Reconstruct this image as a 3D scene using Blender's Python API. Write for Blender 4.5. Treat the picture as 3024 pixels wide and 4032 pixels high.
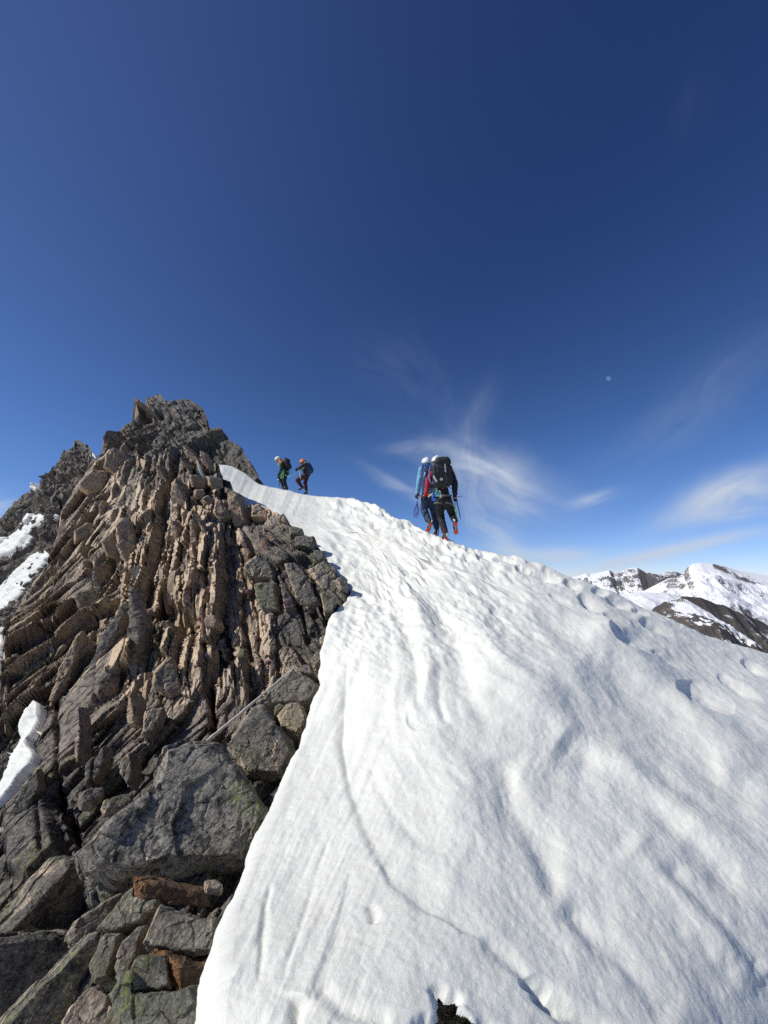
import bpy, bmesh, math, random
import numpy as np
from mathutils import Vector, Matrix

random.seed(7)
rng = np.random.default_rng(7)
SC = bpy.context.scene
COL = SC.collection
for o in list(bpy.data.objects):
    bpy.data.objects.remove(o)

# ------------------------------------------------------------------ camera, sky, sun, exposure
PITCH = math.radians(9.4)
CP, SP = math.cos(PITCH), math.sin(PITCH)
cam_d = bpy.data.cameras.new("camera")
cam_d.sensor_fit = 'HORIZONTAL'; cam_d.sensor_width = 36.0; cam_d.lens = 18.0
cam_d.clip_start = 0.05; cam_d.clip_end = 200000.0
cam = bpy.data.objects.new("camera", cam_d); COL.objects.link(cam)
cam.location = (0, 0, 0); cam.rotation_euler = (math.pi/2 + PITCH, 0, 0)
SC.camera = cam

SUN_AZ, SUN_EL = math.radians(-105.0), math.radians(41.0)
SUN = Vector((math.sin(SUN_AZ)*math.cos(SUN_EL), math.cos(SUN_AZ)*math.cos(SUN_EL), math.sin(SUN_EL)))
sl = bpy.data.lights.new("sun", 'SUN'); sl.energy = 3.9; sl.angle = math.radians(0.53); sl.color = (1.0, 0.97, 0.92)
so = bpy.data.objects.new("sun", sl); COL.objects.link(so)
so.rotation_euler = SUN.to_track_quat('Z', 'Y').to_euler()

SC.view_settings.view_transform = 'Standard'; SC.view_settings.look = 'None'
SC.view_settings.exposure = 0.0; SC.view_settings.gamma = 1.0
SC.view_settings.use_curve_mapping = False
SC.render.engine = 'CYCLES'
SC.cycles.use_denoising = False
SC.cycles.max_bounces = 6; SC.cycles.diffuse_bounces = 3; SC.cycles.transparent_max_bounces = 8
SC.cycles.sample_clamp_indirect = 3.0


class NT:
    """tiny node helper"""
    def __init__(s, tree):
        s.t = tree; s.n = tree.nodes; s.l = tree.links
    def new(s, typ, **kw):
        n = s.n.new(typ)
        for k, v in kw.items(): setattr(n, k, v)
        return n
    def put(s, sock, v):
        if isinstance(v, bpy.types.NodeSocket): s.l.new(v, sock)
        elif v is not None: sock.default_value = v
    def math(s, op, a, b=None, c=None, clamp=False):
        n = s.new('ShaderNodeMath', operation=op); n.use_clamp = clamp
        for i, v in enumerate((a, b, c)):
            if v is not None: s.put(n.inputs[i], v)
        return n.outputs[0]
    def vmath(s, op, a, b=None, scale=None):
        n = s.new('ShaderNodeVectorMath', operation=op)
        s.put(n.inputs[0], a)
        if b is not None: s.put(n.inputs[1], b)
        if scale is not None: s.put(n.inputs['Scale'], scale)
        return n.outputs['Value'] if op in ('DOT_PRODUCT', 'LENGTH', 'DISTANCE') else n.outputs['Vector']
    def noise(s, vec, scale=1.0, detail=4.0, rough=0.55, dist=0.0, lac=2.0):
        n = s.new('ShaderNodeTexNoise'); n.inputs['Scale'].default_value = scale
        n.inputs['Detail'].default_value = detail; n.inputs['Roughness'].default_value = rough
        n.inputs['Distortion'].default_value = dist; n.inputs['Lacunarity'].default_value = lac
        if vec is not None: s.l.new(vec, n.inputs['Vector'])
        return n.outputs['Fac']
    def voro(s, vec, scale, feature='F1', out='Distance', rand=1.0):
        n = s.new('ShaderNodeTexVoronoi', feature=feature); n.inputs['Scale'].default_value = scale
        n.inputs['Randomness'].default_value = rand
        if vec is not None: s.l.new(vec, n.inputs['Vector'])
        return n.outputs[out]
    def ramp(s, fac, stops, interp='LINEAR'):
        n = s.new('ShaderNodeValToRGB'); n.color_ramp.interpolation = interp
        cr = n.color_ramp
        while len(cr.elements) < len(stops): cr.elements.new(0.5)
        for e, (p, c) in zip(cr.elements, stops):
            e.position = p; e.color = (c, c, c, 1) if isinstance(c, (int, float)) else (*c, 1)
        s.l.new(fac, n.inputs[0]); return n.outputs[0]
    def mix(s, fac, a, b, blend='MIX'):
        n = s.new('ShaderNodeMix', data_type='RGBA', blend_type=blend); n.clamp_factor = True
        s.put(n.inputs[0], fac)
        s.put(n.inputs[6], a if not isinstance(a, tuple) else (*a, 1)[:4])
        s.put(n.inputs[7], b if not isinstance(b, tuple) else (*b, 1)[:4])
        return n.outputs[2]
    def sstep(s, x, lo, hi):
        n = s.new('ShaderNodeMapRange', interpolation_type='SMOOTHSTEP')
        s.put(n.inputs[0], x); n.inputs[1].default_value = lo; n.inputs[2].default_value = hi
        return n.outputs[0]


def cam_dir(u, v):
    x, z = (u-384)/384, (512-v)/384
    w = Vector((x, CP - z*SP, SP + z*CP)); return w.normalized()


world = bpy.data.worlds.new("World"); SC.world = world; world.use_nodes = True
wt = NT(world.node_tree); wt.n.clear()
sky = wt.new('ShaderNodeTexSky', sky_type='NISHITA'); sky.sun_disc = False
sky.sun_elevation = SUN_EL; sky.sun_rotation = SUN_AZ
sky.altitude = 3400; sky.air_density = 1.0; sky.dust_density = 0.25; sky.ozone_density = 3.0
tc = wt.new('ShaderNodeTexCoord'); dirv = tc.outputs['Generated']
sep = wt.new('ShaderNodeSeparateXYZ'); wt.l.new(dirv, sep.inputs[0])
# deeper blue with height, as the thin air at this altitude shows it
grad = wt.ramp(sep.outputs[2], [(0.0, (0.80, 0.84, 1.08)), (0.12, (0.76, 0.86, 1.10)), (0.25, (0.70, 0.86, 1.12)), (0.5, (0.58, 0.70, 0.98)), (0.9, (0.42, 0.52, 0.86))])
skyc = wt.mix(1.0, sky.outputs[0], grad, 'MULTIPLY')
hs = wt.new('ShaderNodeHueSaturation'); hs.inputs['Saturation'].default_value = 1.03; hs.inputs['Value'].default_value = 1.0
sd_ = wt.math('MAXIMUM', wt.vmath('DOT_PRODUCT', dirv, tuple(SUN)), 0.0)
glow = wt.math('MULTIPLY', wt.math('POWER', sd_, 2.0), 0.30)
skyc = wt.mix(1.0, skyc, wt.vmath('SCALE', (1.3, 1.7, 2.2), scale=glow), 'ADD')
wt.l.new(skyc, hs.inputs['Color'])
# cirrus: wisps with a place, a direction and a ragged edge
def wisp(u0, v0, u1, v1, width, amount, seed, sharp=0.5, nscale=1.0):
    a, b = cam_dir(u0, v0), cam_dir(u1, v1)
    c = (a+b).normalized(); e1 = (b-a); L = e1.length/2; e1.normalize()
    e2 = c.cross(e1).normalized(); wd = width/384*0.8
    warp = wt.noise(wt.vmath('ADD', dirv, (seed*3.1, seed, 0)), 5.0, 3.0, 0.5)
    p = wt.vmath('DOT_PRODUCT', dirv, tuple(e1)); q = wt.vmath('DOT_PRODUCT', dirv, tuple(e2))
    p = wt.math('SUBTRACT', p, c.dot(e1)); q = wt.math('SUBTRACT', q, c.dot(e2))
    q2 = wt.math('MULTIPLY_ADD', wt.math('SUBTRACT', warp, 0.5), wd*2.2, q)
    pp = wt.math('DIVIDE', p, L); qq = wt.math('DIVIDE', q2, wd)
    r2 = wt.math('ADD', wt.math('MULTIPLY', pp, pp), wt.math('MULTIPLY', qq, qq))
    m = wt.math('POWER', 2.718, wt.math('MULTIPLY', r2, -1.3))
    cmb = wt.new('ShaderNodeCombineXYZ'); wt.put(cmb.inputs[0], wt.math('MULTIPLY', p, 3.5*nscale)); wt.put(cmb.inputs[1], wt.math('MULTIPLY', q2, 17.0*nscale)); cmb.inputs[2].default_value = seed*1.7
    nz = wt.noise(cmb.outputs[0], 1.5, 6.0, 0.58, 0.6)
    nz = wt.sstep(nz, sharp-0.22, sharp+0.28)
    fr = wt.vmath('DOT_PRODUCT', dirv, tuple(c))
    return wt.math('MULTIPLY', wt.math('MULTIPLY', m, nz), wt.math('MULTIPLY', wt.sstep(fr, 0.0, 0.3), amount))
wisps = [
    wisp(462, 425, 470, 530, 22, 0.36, 1, 0.46), wisp(425, 458, 545, 505, 26, 0.62, 2, 0.45), wisp(370, 470, 450, 512, 9, 0.5, 3, 0.4),
    wisp(385, 448, 450, 444, 9, 0.35, 4, 0.42), wisp(445, 470, 560, 500, 30, 0.42, 5, 0.35), wisp(470, 500, 520, 545, 22, 0.35, 12, 0.35),
    wisp(660, 524, 810, 466, 17, 1.0, 6, 0.33), wisp(570, 506, 618, 494, 8, 0.6, 7, 0.4), wisp(600, 470, 790, 330, 24, 0.10, 8, 0.42),
    wisp(525, 552, 600, 556, 9, 0.75, 9, 0.30), wisp(480, 548, 535, 556, 8, 0.6, 18, 0.30), wisp(578, 570, 770, 528, 7, 1.0, 10, 0.30), wisp(690, 520, 800, 505, 6, 0.5, 11, 0.42),
    wisp(470, 520, 530, 552, 10, 0.5, 13, 0.4), wisp(470, 440, 490, 380, 14, 0.10, 14, 0.40), wisp(690, 140, 705, 60, 14, 0.015, 15, 0.4),
    wisp(350, 330, 470, 430, 40, 0.05, 16, 0.45), wisp(-30, 520, 25, 500, 12, 0.8, 17, 0.4)]
tot = wisps[0]
for w in wisps[1:]: tot = wt.math('ADD', tot, w)
tot = wt.math('MINIMUM', tot, 0.9)
cl = wt.mix(tot, hs.outputs[0], (5.6, 6.3, 7.4, 1))
bg = wt.new('ShaderNodeBackground'); bg.inputs['Strength'].default_value = 0.10
wt.l.new(cl, bg.inputs['Color'])
wo = wt.new('ShaderNodeOutputWorld'); wt.l.new(bg.outputs[0], wo.inputs[0])

# ------------------------------------------------------------------ small maths library
def W(u, v, d):
    """photo direction (768 px frame) at forward distance d metres -> world point"""
    u = np.asarray(u, float); v = np.asarray(v, float); d = np.asarray(d, float)
    x = (u-384)/384*d; zc = (512-v)/384*d
    return np.stack([x, d*CP - zc*SP, d*SP + zc*CP], -1)

def tps(ctrl):
    c = np.array(ctrl, float); X = c[:, :2]/100; Y = np.log(c[:, 2]); n = len(c)
    def k(r2): return 0.5*r2*np.log(r2+1e-9)
    K = k(((X[:, None]-X[None])**2).sum(-1)) + 0.02*np.eye(n)
    Pm = np.c_[np.ones(n), X]
    A = np.block([[K, Pm], [Pm.T, np.zeros((3, 3))]])
    w = np.linalg.solve(A, np.r_[Y, 0, 0, 0])
    def f(u, v):
        u = np.asarray(u, float)/100; v = np.asarray(v, float)/100
        out = w[n] + w[n+1]*u + w[n+2]*v
        for i in range(n):
            out = out + w[i]*k((u-X[i, 0])**2 + (v-X[i, 1])**2)
        return np.exp(out)
    return f

def hsh(ix, iy, iz, seed):
    with np.errstate(over='ignore'):
        h = (ix.astype(np.int64)*374761393 + iy.astype(np.int64)*668265263 + iz.astype(np.int64)*2147483647 + seed*1274126177).astype(np.uint64)
        h = (h ^ (h >> np.uint64(13)))*np.uint64(1274126177)
        h = h ^ (h >> np.uint64(16)); h = h*np.uint64(2246822519); h = h ^ (h >> np.uint64(15))
    return (h & np.uint64(0xffffff)).astype(np.float64)/float(0x1000000)

def vnoise(P, seed=0):
    i = np.floor(P).astype(np.int64); f = P-i; f = f*f*f*(f*(f*6-15)+10)
    out = 0
    for dx in (0, 1):
        wx = f[:, 0] if dx else 1-f[:, 0]
        for dy in (0, 1):
            wy = f[:, 1] if dy else 1-f[:, 1]
            for dz in (0, 1):
                wz = f[:, 2] if dz else 1-f[:, 2]
                out = out + wx*wy*wz*hsh(i[:, 0]+dx, i[:, 1]+dy, i[:, 2]+dz, seed)
    return out*2-1

def fbm(P, oct=4, seed=0, gain=0.5):
    out = 0; a = 1.0; Q = P.copy()
    for k in range(oct):
        out = out + a*vnoise(Q, seed+k*17); a *= gain; Q = Q*2.03+11.7
    return out

def ridged(P, oct=5, seed=0, gain=0.5):
    out = 0; a = 1.0; Q = P.copy(); s = 0
    for k in range(oct):
        out = out + a*(1-np.abs(vnoise(Q, seed+k*17))*1.6); s += a; a *= gain; Q = Q*2.05+5.3
    return out/s

def voro(Q, seed, jit=0.8):
    base = np.floor(Q-0.5).astype(np.int64)
    n = len(Q); F1 = np.full(n, 9.0); F2 = np.full(n, 9.0)
    cx = np.zeros((n, 3), np.int64); dl = np.zeros((n, 3))
    for dx in (0, 1):
        for dy in (0, 1):
            for dz in (0, 1):
                c = base + np.array([dx, dy, dz])
                j = np.stack([hsh(c[:, 0], c[:, 1], c[:, 2], seed+s) for s in (1, 2, 3)], -1)
                df = Q - (c+0.5+(j-0.5)*jit); r = np.sqrt((df**2).sum(-1))
                m = r < F1
                F2 = np.where(m, F1, np.minimum(F2, r)); F1 = np.where(m, r, F1)
                cx[m] = c[m]; dl[m] = df[m]
    rr = [hsh(cx[:, 0], cx[:, 1], cx[:, 2], seed+10+s) for s in range(4)]
    return F1, F2, rr, dl

def basis(lean_deg, turn_deg=0.0, pitch_deg=0.0):
    """rows = axes of a block frame; lean > 0 tips the long axis towards +x"""
    m = Matrix.Rotation(math.radians(turn_deg), 3, 'Z') @ Matrix.Rotation(math.radians(lean_deg), 3, 'Y') @ Matrix.Rotation(math.radians(pitch_deg), 3, 'X')
    return np.array(m).T

def blocks(P, B, size, seed, warp=0.25, tilt=1.0):
    Q = (P @ B.T)/np.array(size, float)
    Q = Q + warp*np.stack([vnoise(Q*0.9+7.1*s, seed+50+s) for s in range(3)], -1)
    F1, F2, rr, dl = voro(Q, seed)
    h = (rr[0]-0.5) + tilt*((rr[1]-0.5)*dl[:, 0] + (rr[2]-0.5)*dl[:, 1] + (rr[3]-0.5)*dl[:, 2])*1.6
    return h, np.exp(-(F2-F1)*9.0), rr[0], rr[3]

def strata(P, B, w, ln, seed, saw=0.9, tz=0.5, warp=0.35):
    """parallel plates of a foliated rock, each broken along its length"""
    q = P @ B.T; lo = q/np.array([w*5, w*9, ln*1.6])
    x = q[:, 0]/w + 1.3*warp*fbm(lo, 2, seed) + warp*0.45*vnoise(q/np.array([w*1.4, w*3, ln*0.5]), seed+3)
    i = np.floor(x).astype(np.int64); fx = x-i; o = np.zeros_like(i)
    z = q[:, 2]/ln + 13.7*hsh(i, o, o, seed+1) + 0.25*vnoise(q/np.array([w*2, w*2, ln*0.4]), seed+4) + (fx-0.5)*0.25
    k = np.floor(z).astype(np.int64); fz = z-k
    y = q[:, 1]/(ln*0.9) + 7.1*hsh(i, k, o, seed+9); m = np.floor(y).astype(np.int64)
    r0 = hsh(i, k, m, seed+5); r1 = hsh(i, k, m, seed+6); r2 = hsh(i, k, m, seed+7)
    h = (r0-0.5) + saw*(r1-0.3)*(fx-0.5) + tz*(r2-0.5)*(fz-0.5)*2
    crack = np.exp(-np.minimum(fx, 1-fx)/0.07)*0.8 + np.exp(-np.minimum(fz, 1-fz)*ln/(0.07*w))*0.5
    return h, crack, r0, r1

def sm(x, a, b):
    t = np.clip((x-a)/(b-a), 0, 1); return t*t*(3-2*t)

def gnormals(G):
    du = np.gradient(G, axis=1); dv = np.gradient(G, axis=0)
    n = np.cross(du, dv); n /= np.linalg.norm(n, axis=-1, keepdims=True)+1e-12
    s = np.sign((n*G).sum(-1, keepdims=True)); s[s == 0] = 1
    return -n*s

def mesh_from(name, V, F, mat, smooth=False, attrs=None, parent=None):
    me = bpy.data.meshes.new(name)
    V = np.asarray(V, np.float32).reshape(-1, 3); F = np.asarray(F, np.int32)
    nf, k = F.shape
    me.vertices.add(len(V)); me.vertices.foreach_set('co', V.ravel())
    me.loops.add(nf*k); me.loops.foreach_set('vertex_index', F.ravel())
    me.polygons.add(nf); me.polygons.foreach_set('loop_start', np.arange(0, nf*k, k, dtype=np.int32))
    me.update(calc_edges=True)
    me.polygons.foreach_set('use_smooth', np.full(nf, smooth))
    for an, av in (attrs or {}).items():
        a = me.attributes.new(an, 'FLOAT', 'POINT'); a.data.foreach_set('value', np.asarray(av, np.float32).ravel())
    me.materials.append(mat)
    o = bpy.data.objects.new(name, me); COL.objects.link(o)
    if parent: o.parent = parent
    return o

def grid_faces(ny, nx):
    i = np.arange(ny*nx).reshape(ny, nx)
    return np.stack([i[:-1, :-1], i[:-1, 1:], i[1:, 1:], i[1:, :-1]], -1).reshape(-1, 4)

def tag(o, label=None, cat=None, group=None, kind=None):
    if label: o['label'] = label
    if cat: o['category'] = cat
    if group: o['group'] = group
    if kind: o['kind'] = kind
    return o

def interp(curve):
    c = np.array(curve, float); return lambda x: np.interp(x, c[:, 0], c[:, 1])

def poly_dist(u, v, pts):
    """distance in px and signed side to a polyline, plus run 0..1 along it"""
    best = np.full(u.shape, 1e9); side = np.zeros(u.shape); run = np.zeros(u.shape)
    n = len(pts)-1
    for i in range(n):
        ax, ay = pts[i]; bx, by = pts[i+1]; ex, ey = bx-ax, by-ay
        t = np.clip(((u-ax)*ex+(v-ay)*ey)/(ex*ex+ey*ey), 0, 1)
        dx, dy = u-(ax+t*ex), v-(ay+t*ey); r = np.hypot(dx, dy)
        m = r < best
        best = np.where(m, r, best); side = np.where(m, np.sign(ex*dy-ey*dx), side); run = np.where(m, (i+t)/n, run)
    return best, side, run

def in_poly(u, v, pts):
    ins = np.zeros(np.shape(u), bool); n = len(pts)
    for i in range(n):
        x1, y1 = pts[i]; x2, y2 = pts[(i+1) % n]
        if y1 == y2: continue
        c = ((y1 > v) != (y2 > v)) & (u < (x2-x1)*(v-y1)/(y2-y1)+x1)
        ins ^= c
    return ins

# ------------------------------------------------------------------ materials
def new_mat(name):
    m = bpy.data.materials.new(name); m.use_nodes = True
    t = NT(m.node_tree); t.n.clear()
    out = t.new('ShaderNodeOutputMaterial'); b = t.new('ShaderNodeBsdfPrincipled')
    t.l.new(b.outputs[0], out.inputs[0]); return m, t, b, out

def rock_material(name, base=(0.265, 0.228, 0.185), tan=(0.70, 0.515, 0.315), tan_bias=0.0, dark=0.75, green=0.35, scale=1.0, use_attr=True, pale=0.5):
    m, t, b, out = new_mat(name)
    geo = t.new('ShaderNodeNewGeometry'); pos = geo.outputs['Position']
    if use_attr:
        a = t.new('ShaderNodeAttribute', attribute_name='tan'); tanv = a.outputs['Fac']
        a2 = t.new('ShaderNodeAttribute', attribute_name='cell'); cell = a2.outputs['Fac']
    else:
        oi = t.new('ShaderNodeObjectInfo'); tanv = t.math('ADD', t.math('MULTIPLY', t.math('SUBTRACT', oi.outputs['Random'], 0.5), 0.35), tan_bias); cell = oi.outputs['Random']
    off = t.vmath('SCALE', pos, scale=scale)
    big = t.noise(off, 0.8, 5, 0.6)
    mid = t.noise(off, 3.2, 6, 0.62, 0.3)
    fine = t.noise(off, 17.0, 7, 0.7)
    grit = t.noise(off, 70.0, 4, 0.7)
    # mineral colour from block to block
    c0 = t.mix(t.ramp(mid, [(0.3, 0.0), (0.7, 1.0)]), tuple(x*0.62 for x in base), tuple(x*1.35 for x in base))
    c0 = t.mix(t.math('MULTIPLY', cell, 0.55), c0, tuple((base[0]*1.55, base[1]*1.42, base[2]*1.22)))
    # iron stain
    sp = t.vmath('MULTIPLY', off, (1.0, 1.0, 0.22))
    streak = t.noise(sp, 6.0, 5, 0.65, 0.4)
    tm = t.math('ADD', t.math('ADD', tanv, t.math('MULTIPLY', t.math('SUBTRACT', big, 0.5), 1.0)), t.math('MULTIPLY', t.math('SUBTRACT', streak, 0.5), 1.3))
    # faces towards the sun turn tan: part real stain, part sunlight painted in
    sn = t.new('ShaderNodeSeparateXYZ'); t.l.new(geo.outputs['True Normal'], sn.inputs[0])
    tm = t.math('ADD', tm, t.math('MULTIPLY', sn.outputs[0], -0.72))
    tanc = t.mix(t.sstep(fine, 0.3, 0.7), tuple(x*0.72 for x in tan), (tan[0]*1.22, tan[1]*1.28, tan[2]*1.45))
    tanc = t.mix(t.sstep(t.noise(off, 1.9, 3), 0.5, 0.75), tanc, (0.34, 0.25, 0.18))
    tanc = t.mix(t.sstep(t.noise(off, 1.1, 2), 0.56, 0.75), tanc, (0.36, 0.17, 0.085))
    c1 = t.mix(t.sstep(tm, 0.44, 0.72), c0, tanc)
    # black crust lichen: speckles, thicker on top faces
    sp1 = t.sstep(t.math('ADD', t.noise(off, 26.0, 4, 0.75), t.math('MULTIPLY', big, 0.35)), 0.62, 0.78)
    sp2 = t.sstep(t.math('ADD', t.noise(off, 7.5, 5, 0.7), t.math('MULTIPLY', sn.outputs[2], 0.06)), 0.50, 0.66)
    blk = t.math('MULTIPLY', t.math('MAXIMUM', t.math('MULTIPLY', sp1, 0.8), sp2), dark, clamp=True)
    blk = t.math('ADD', blk, t.math('MULTIPLY', t.math('MULTIPLY', t.sstep(sn.outputs[0], -0.15, 0.5), t.sstep(mid, 0.35, 0.6)), 0.30), clamp=True)  # faces away from the sun: more lichen, and shade put into the colour
    blk = t.math('ADD', blk, t.math('MULTIPLY', t.sstep(tanv, 0.05, -0.35), 0.38 if use_attr else 0.0), clamp=True)
    blk = t.math('MULTIPLY', blk, t.math('SUBTRACT', 1.0, t.math('MULTIPLY', t.sstep(tm, 0.5, 0.8), 0.62)))
    c2 = t.mix(blk, c1, (0.045, 0.042, 0.040))
    pl = t.sstep(t.noise(t.vmath('ADD', off, (3, 9, 4)), 15.0, 5, 0.8), 0.56, 0.68)
    c3 = t.mix(t.math('MULTIPLY', pl, pale), c2, (0.40, 0.39, 0.36))
    gl = t.math('MULTIPLY', t.sstep(t.noise(t.vmath('ADD', off, (7, 2, 14)), 1.5, 2), 0.52, 0.68), t.sstep(t.noise(off, 21.0, 5, 0.7), 0.46, 0.60))
    c4 = t.mix(t.math('MULTIPLY', gl, green), c3, (0.24, 0.27, 0.07))
    grain = t.ramp(grit, [(0.28, 0.45), (0.5, 1.0), (0.72, 1.7)])
    c5 = t.mix(0.85, c4, grain, 'MULTIPLY')
    t.l.new(c5, b.inputs['Base Color']); b.inputs['Roughness'].default_value = 0.86
    b.inputs['Specular IOR Level'].default_value = 0.25
    hgt = t.math('ADD', t.math('ADD', t.math('MULTIPLY', fine, 0.6), t.math('MULTIPLY', grit, 0.25)), t.math('MULTIPLY', streak, 0.5))
    bp = t.new('ShaderNodeBump'); bp.inputs['Strength'].default_value = 0.9; bp.inputs['Distance'].default_value = 0.035/scale
    t.l.new(hgt, bp.inputs['Height']); t.l.new(bp.outputs[0], b.inputs['Normal'])
    return m

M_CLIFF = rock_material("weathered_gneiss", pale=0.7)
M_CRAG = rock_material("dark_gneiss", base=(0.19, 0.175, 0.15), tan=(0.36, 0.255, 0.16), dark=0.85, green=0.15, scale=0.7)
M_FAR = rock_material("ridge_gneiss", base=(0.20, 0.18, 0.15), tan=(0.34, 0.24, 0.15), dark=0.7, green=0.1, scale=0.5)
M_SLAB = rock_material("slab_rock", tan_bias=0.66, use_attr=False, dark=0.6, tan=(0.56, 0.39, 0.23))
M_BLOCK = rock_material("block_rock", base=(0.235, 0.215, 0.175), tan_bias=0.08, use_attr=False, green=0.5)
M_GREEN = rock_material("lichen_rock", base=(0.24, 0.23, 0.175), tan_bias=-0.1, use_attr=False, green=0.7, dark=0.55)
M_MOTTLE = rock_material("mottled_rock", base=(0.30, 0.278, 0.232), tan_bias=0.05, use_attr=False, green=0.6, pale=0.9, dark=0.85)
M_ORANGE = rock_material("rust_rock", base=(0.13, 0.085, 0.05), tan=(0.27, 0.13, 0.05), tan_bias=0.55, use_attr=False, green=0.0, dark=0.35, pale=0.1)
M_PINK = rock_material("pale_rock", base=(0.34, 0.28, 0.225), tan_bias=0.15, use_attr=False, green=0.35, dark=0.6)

def snow_material(name, tint=(0.86, 0.852, 0.755), grain_scale=1.0):
    m, t, b, out = new_mat(name)
    geo = t.new('ShaderNodeNewGeometry'); pos = t.vmath('SCALE', geo.outputs['Position'], scale=grain_scale)
    n1 = t.noise(pos, 1.6, 5, 0.6); n2 = t.noise(pos, 9.0, 6, 0.65); n3 = t.noise(pos, 160.0, 3, 0.8)
    c = t.mix(t.sstep(n1, 0.35, 0.65), tuple(x*0.93 for x in tint), tint)
    dust = t.sstep(t.noise(t.vmath('ADD', pos, (4, 4, 1)), 2.6, 5, 0.6), 0.56, 0.8)
    c = t.mix(t.math('MULTIPLY', dust, 0.30), c, (0.72, 0.68, 0.60))
    c = t.mix(0.5, c, t.ramp(n3, [(0.3, 0.90), (0.7, 1.08)]), 'MULTIPLY')
    c = t.mix(t.math('MULTIPLY', t.sstep(t.voro(pos, 9.0), 0.06, 0.03), 0.35), c, (0.25, 0.22, 0.18))
    t.l.new(c, b.inputs['Base Color'])
    b.inputs['Roughness'].default_value = 0.55; b.inputs['Specular IOR Level'].default_value = 0.3
    b.inputs['Subsurface Weight'].default_value = 0.3; b.inputs['Subsurface Radius'].default_value = (1.0, 0.9, 0.8); b.inputs['Subsurface Scale'].default_value = 0.02
    h = t.math('ADD', t.math('MULTIPLY', n2, 0.30), t.math('MULTIPLY', n3, 0.18))
    h = t.math('ADD', h, t.math('MULTIPLY', t.noise(pos, 38.0, 4, 0.7), 0.15))
    bp = t.new('ShaderNodeBump'); bp.inputs['Strength'].default_value = 0.55; bp.inputs['Distance'].default_value = 0.03/grain_scale
    t.l.new(h, bp.inputs['Height']); t.l.new(bp.outputs[0], b.inputs['Normal'])
    return m
M_SNOW = snow_material("old_firn_snow")
M_SNOW2 = snow_material("patch_snow", grain_scale=0.5)

def flat_mat(name, col, rough=0.8, noise_amt=0.25, scale=40.0, bump=0.2, metal=0.0):
    m, t, b, out = new_mat(name)
    tcn = t.new('ShaderNodeTexCoord'); n = t.noise(tcn.outputs['Object'], scale, 4, 0.6)
    c = t.mix(n, tuple(x*(1-noise_amt) for x in col), tuple(min(1, x*(1+noise_amt)) for x in col))
    t.l.new(c, b.inputs['Base Color']); b.inputs['Roughness'].default_value = rough; b.inputs['Metallic'].default_value = metal
    bp = t.new('ShaderNodeBump'); bp.inputs['Strength'].default_value = bump; bp.inputs['Distance'].default_value = 0.01
    t.l.new(n, bp.inputs['Height']); t.l.new(bp.outputs[0], b.inputs['Normal'])
    return m

# ------------------------------------------------------------------ the big rock surfaces
def layer(ny, nx, vb, top, Ls, Rs, back, side_back=0, tpow=1.0):
    """photo-frame grid (u, v, extra depth): rows run from vb up to the skyline curve, then over the back"""
    topf = interp(top); t = np.linspace(0, 1, ny)**tpow; s = np.linspace(0, 1, nx)
    Lf, Rf = interp(Ls), interp(Rs)
    L = Lf(t)[:, None]; R = Rf(t)[:, None]
    u = L + (R-L)*s[None]; v = vb + (topf(u)-vb)*t[:, None]
    return u, v

def behind(G, steps):
    """rows that go over the skyline and down the far side"""
    top = G[-1]; hd = top.copy(); hd[:, 2] = 0; hd /= np.linalg.norm(hd, axis=1, keepdims=True)
    rows = [top + hd*a - np.array([0, 0, b]) for a, b in steps]
    return np.concatenate([G, np.stack(rows)], 0)

def blur(a, shape, k):
    a = a.reshape(shape)
    for ax in (0, 1):
        c = np.cumsum(np.concatenate([np.repeat(np.take(a, [0], ax), k+1, ax), a, np.repeat(np.take(a, [-1], ax), k, ax)], ax), ax)
        n = a.shape[ax]; a = (np.take(c, range(2*k+1, 2*k+1+n), ax)-np.take(c, range(0, n), ax))/(2*k+1)
    return a.ravel()
def two_pass(G, N, coarse, fine):
    shp = G.shape[:2]
    G1 = G + N*coarse.reshape(shp)[..., None]
    n2 = gnormals(G1); n2 = n2*0.55 + N*0.45; n2 /= np.linalg.norm(n2, axis=-1, keepdims=True)
    return G1 + n2*fine(G1.reshape(-1, 3)).reshape(shp)[..., None]

# --- main cliff: depth of the face in metres, read at points of the photo frame
dA = tps([(-160, 1110, 2.9), (0, 1024, 2.7), (100, 1024, 2.35), (215, 1024, 2.15), (260, 1110, 1.9), (0, 900, 3.6), (100, 900, 3.2), (200, 900, 2.8), (245, 870, 3.0),
          (0, 820, 4.6), (100, 820, 4.1), (250, 800, 3.6), (285, 780, 3.75), (0, 740, 6.0), (150, 740, 5.1), (290, 740, 4.6), (325, 700, 5.3),
          (0, 650, 8.6), (100, 650, 7.3), (200, 650, 6.6), (330, 650, 5.9), (346, 590, 6.6), (362, 600, 6.75), (280, 570, 7.7), (200, 580, 8.5), (100, 580, 10.5), (20, 600, 12.0),
          (325, 545, 8.7), (300, 527, 9.7), (280, 512, 10.9), (250, 503, 12.4), (200, 520, 10.6), (150, 500, 12.8), (70, 520, 15.0), (235, 490, 12.6),
          (190, 455, 14.2), (110, 455, 17.5), (-160, 700, 10), (-160, 900, 4.6), (450, 1010, 2.5), (640, 1060, 2.4), (450, 900, 3.4), (640, 900, 3.6)])
topA = [(-200, 790), (-60, 735), (0, 690), (7, 655), (10, 618), (30, 588), (46, 566), (54, 545), (58, 528), (64, 506), (80, 480), (93, 460), (112, 452),
        (140, 455), (165, 450), (180, 446), (190, 447), (208, 456), (222, 468), (232, 480), (235, 494), (250, 502), (264, 508), (278, 514), (289, 523), (301, 536),
        (309, 540), (320, 547), (327, 560), (338, 575), (348, 589), (352, 604), (360, 640)]
VB = 1130
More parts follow.
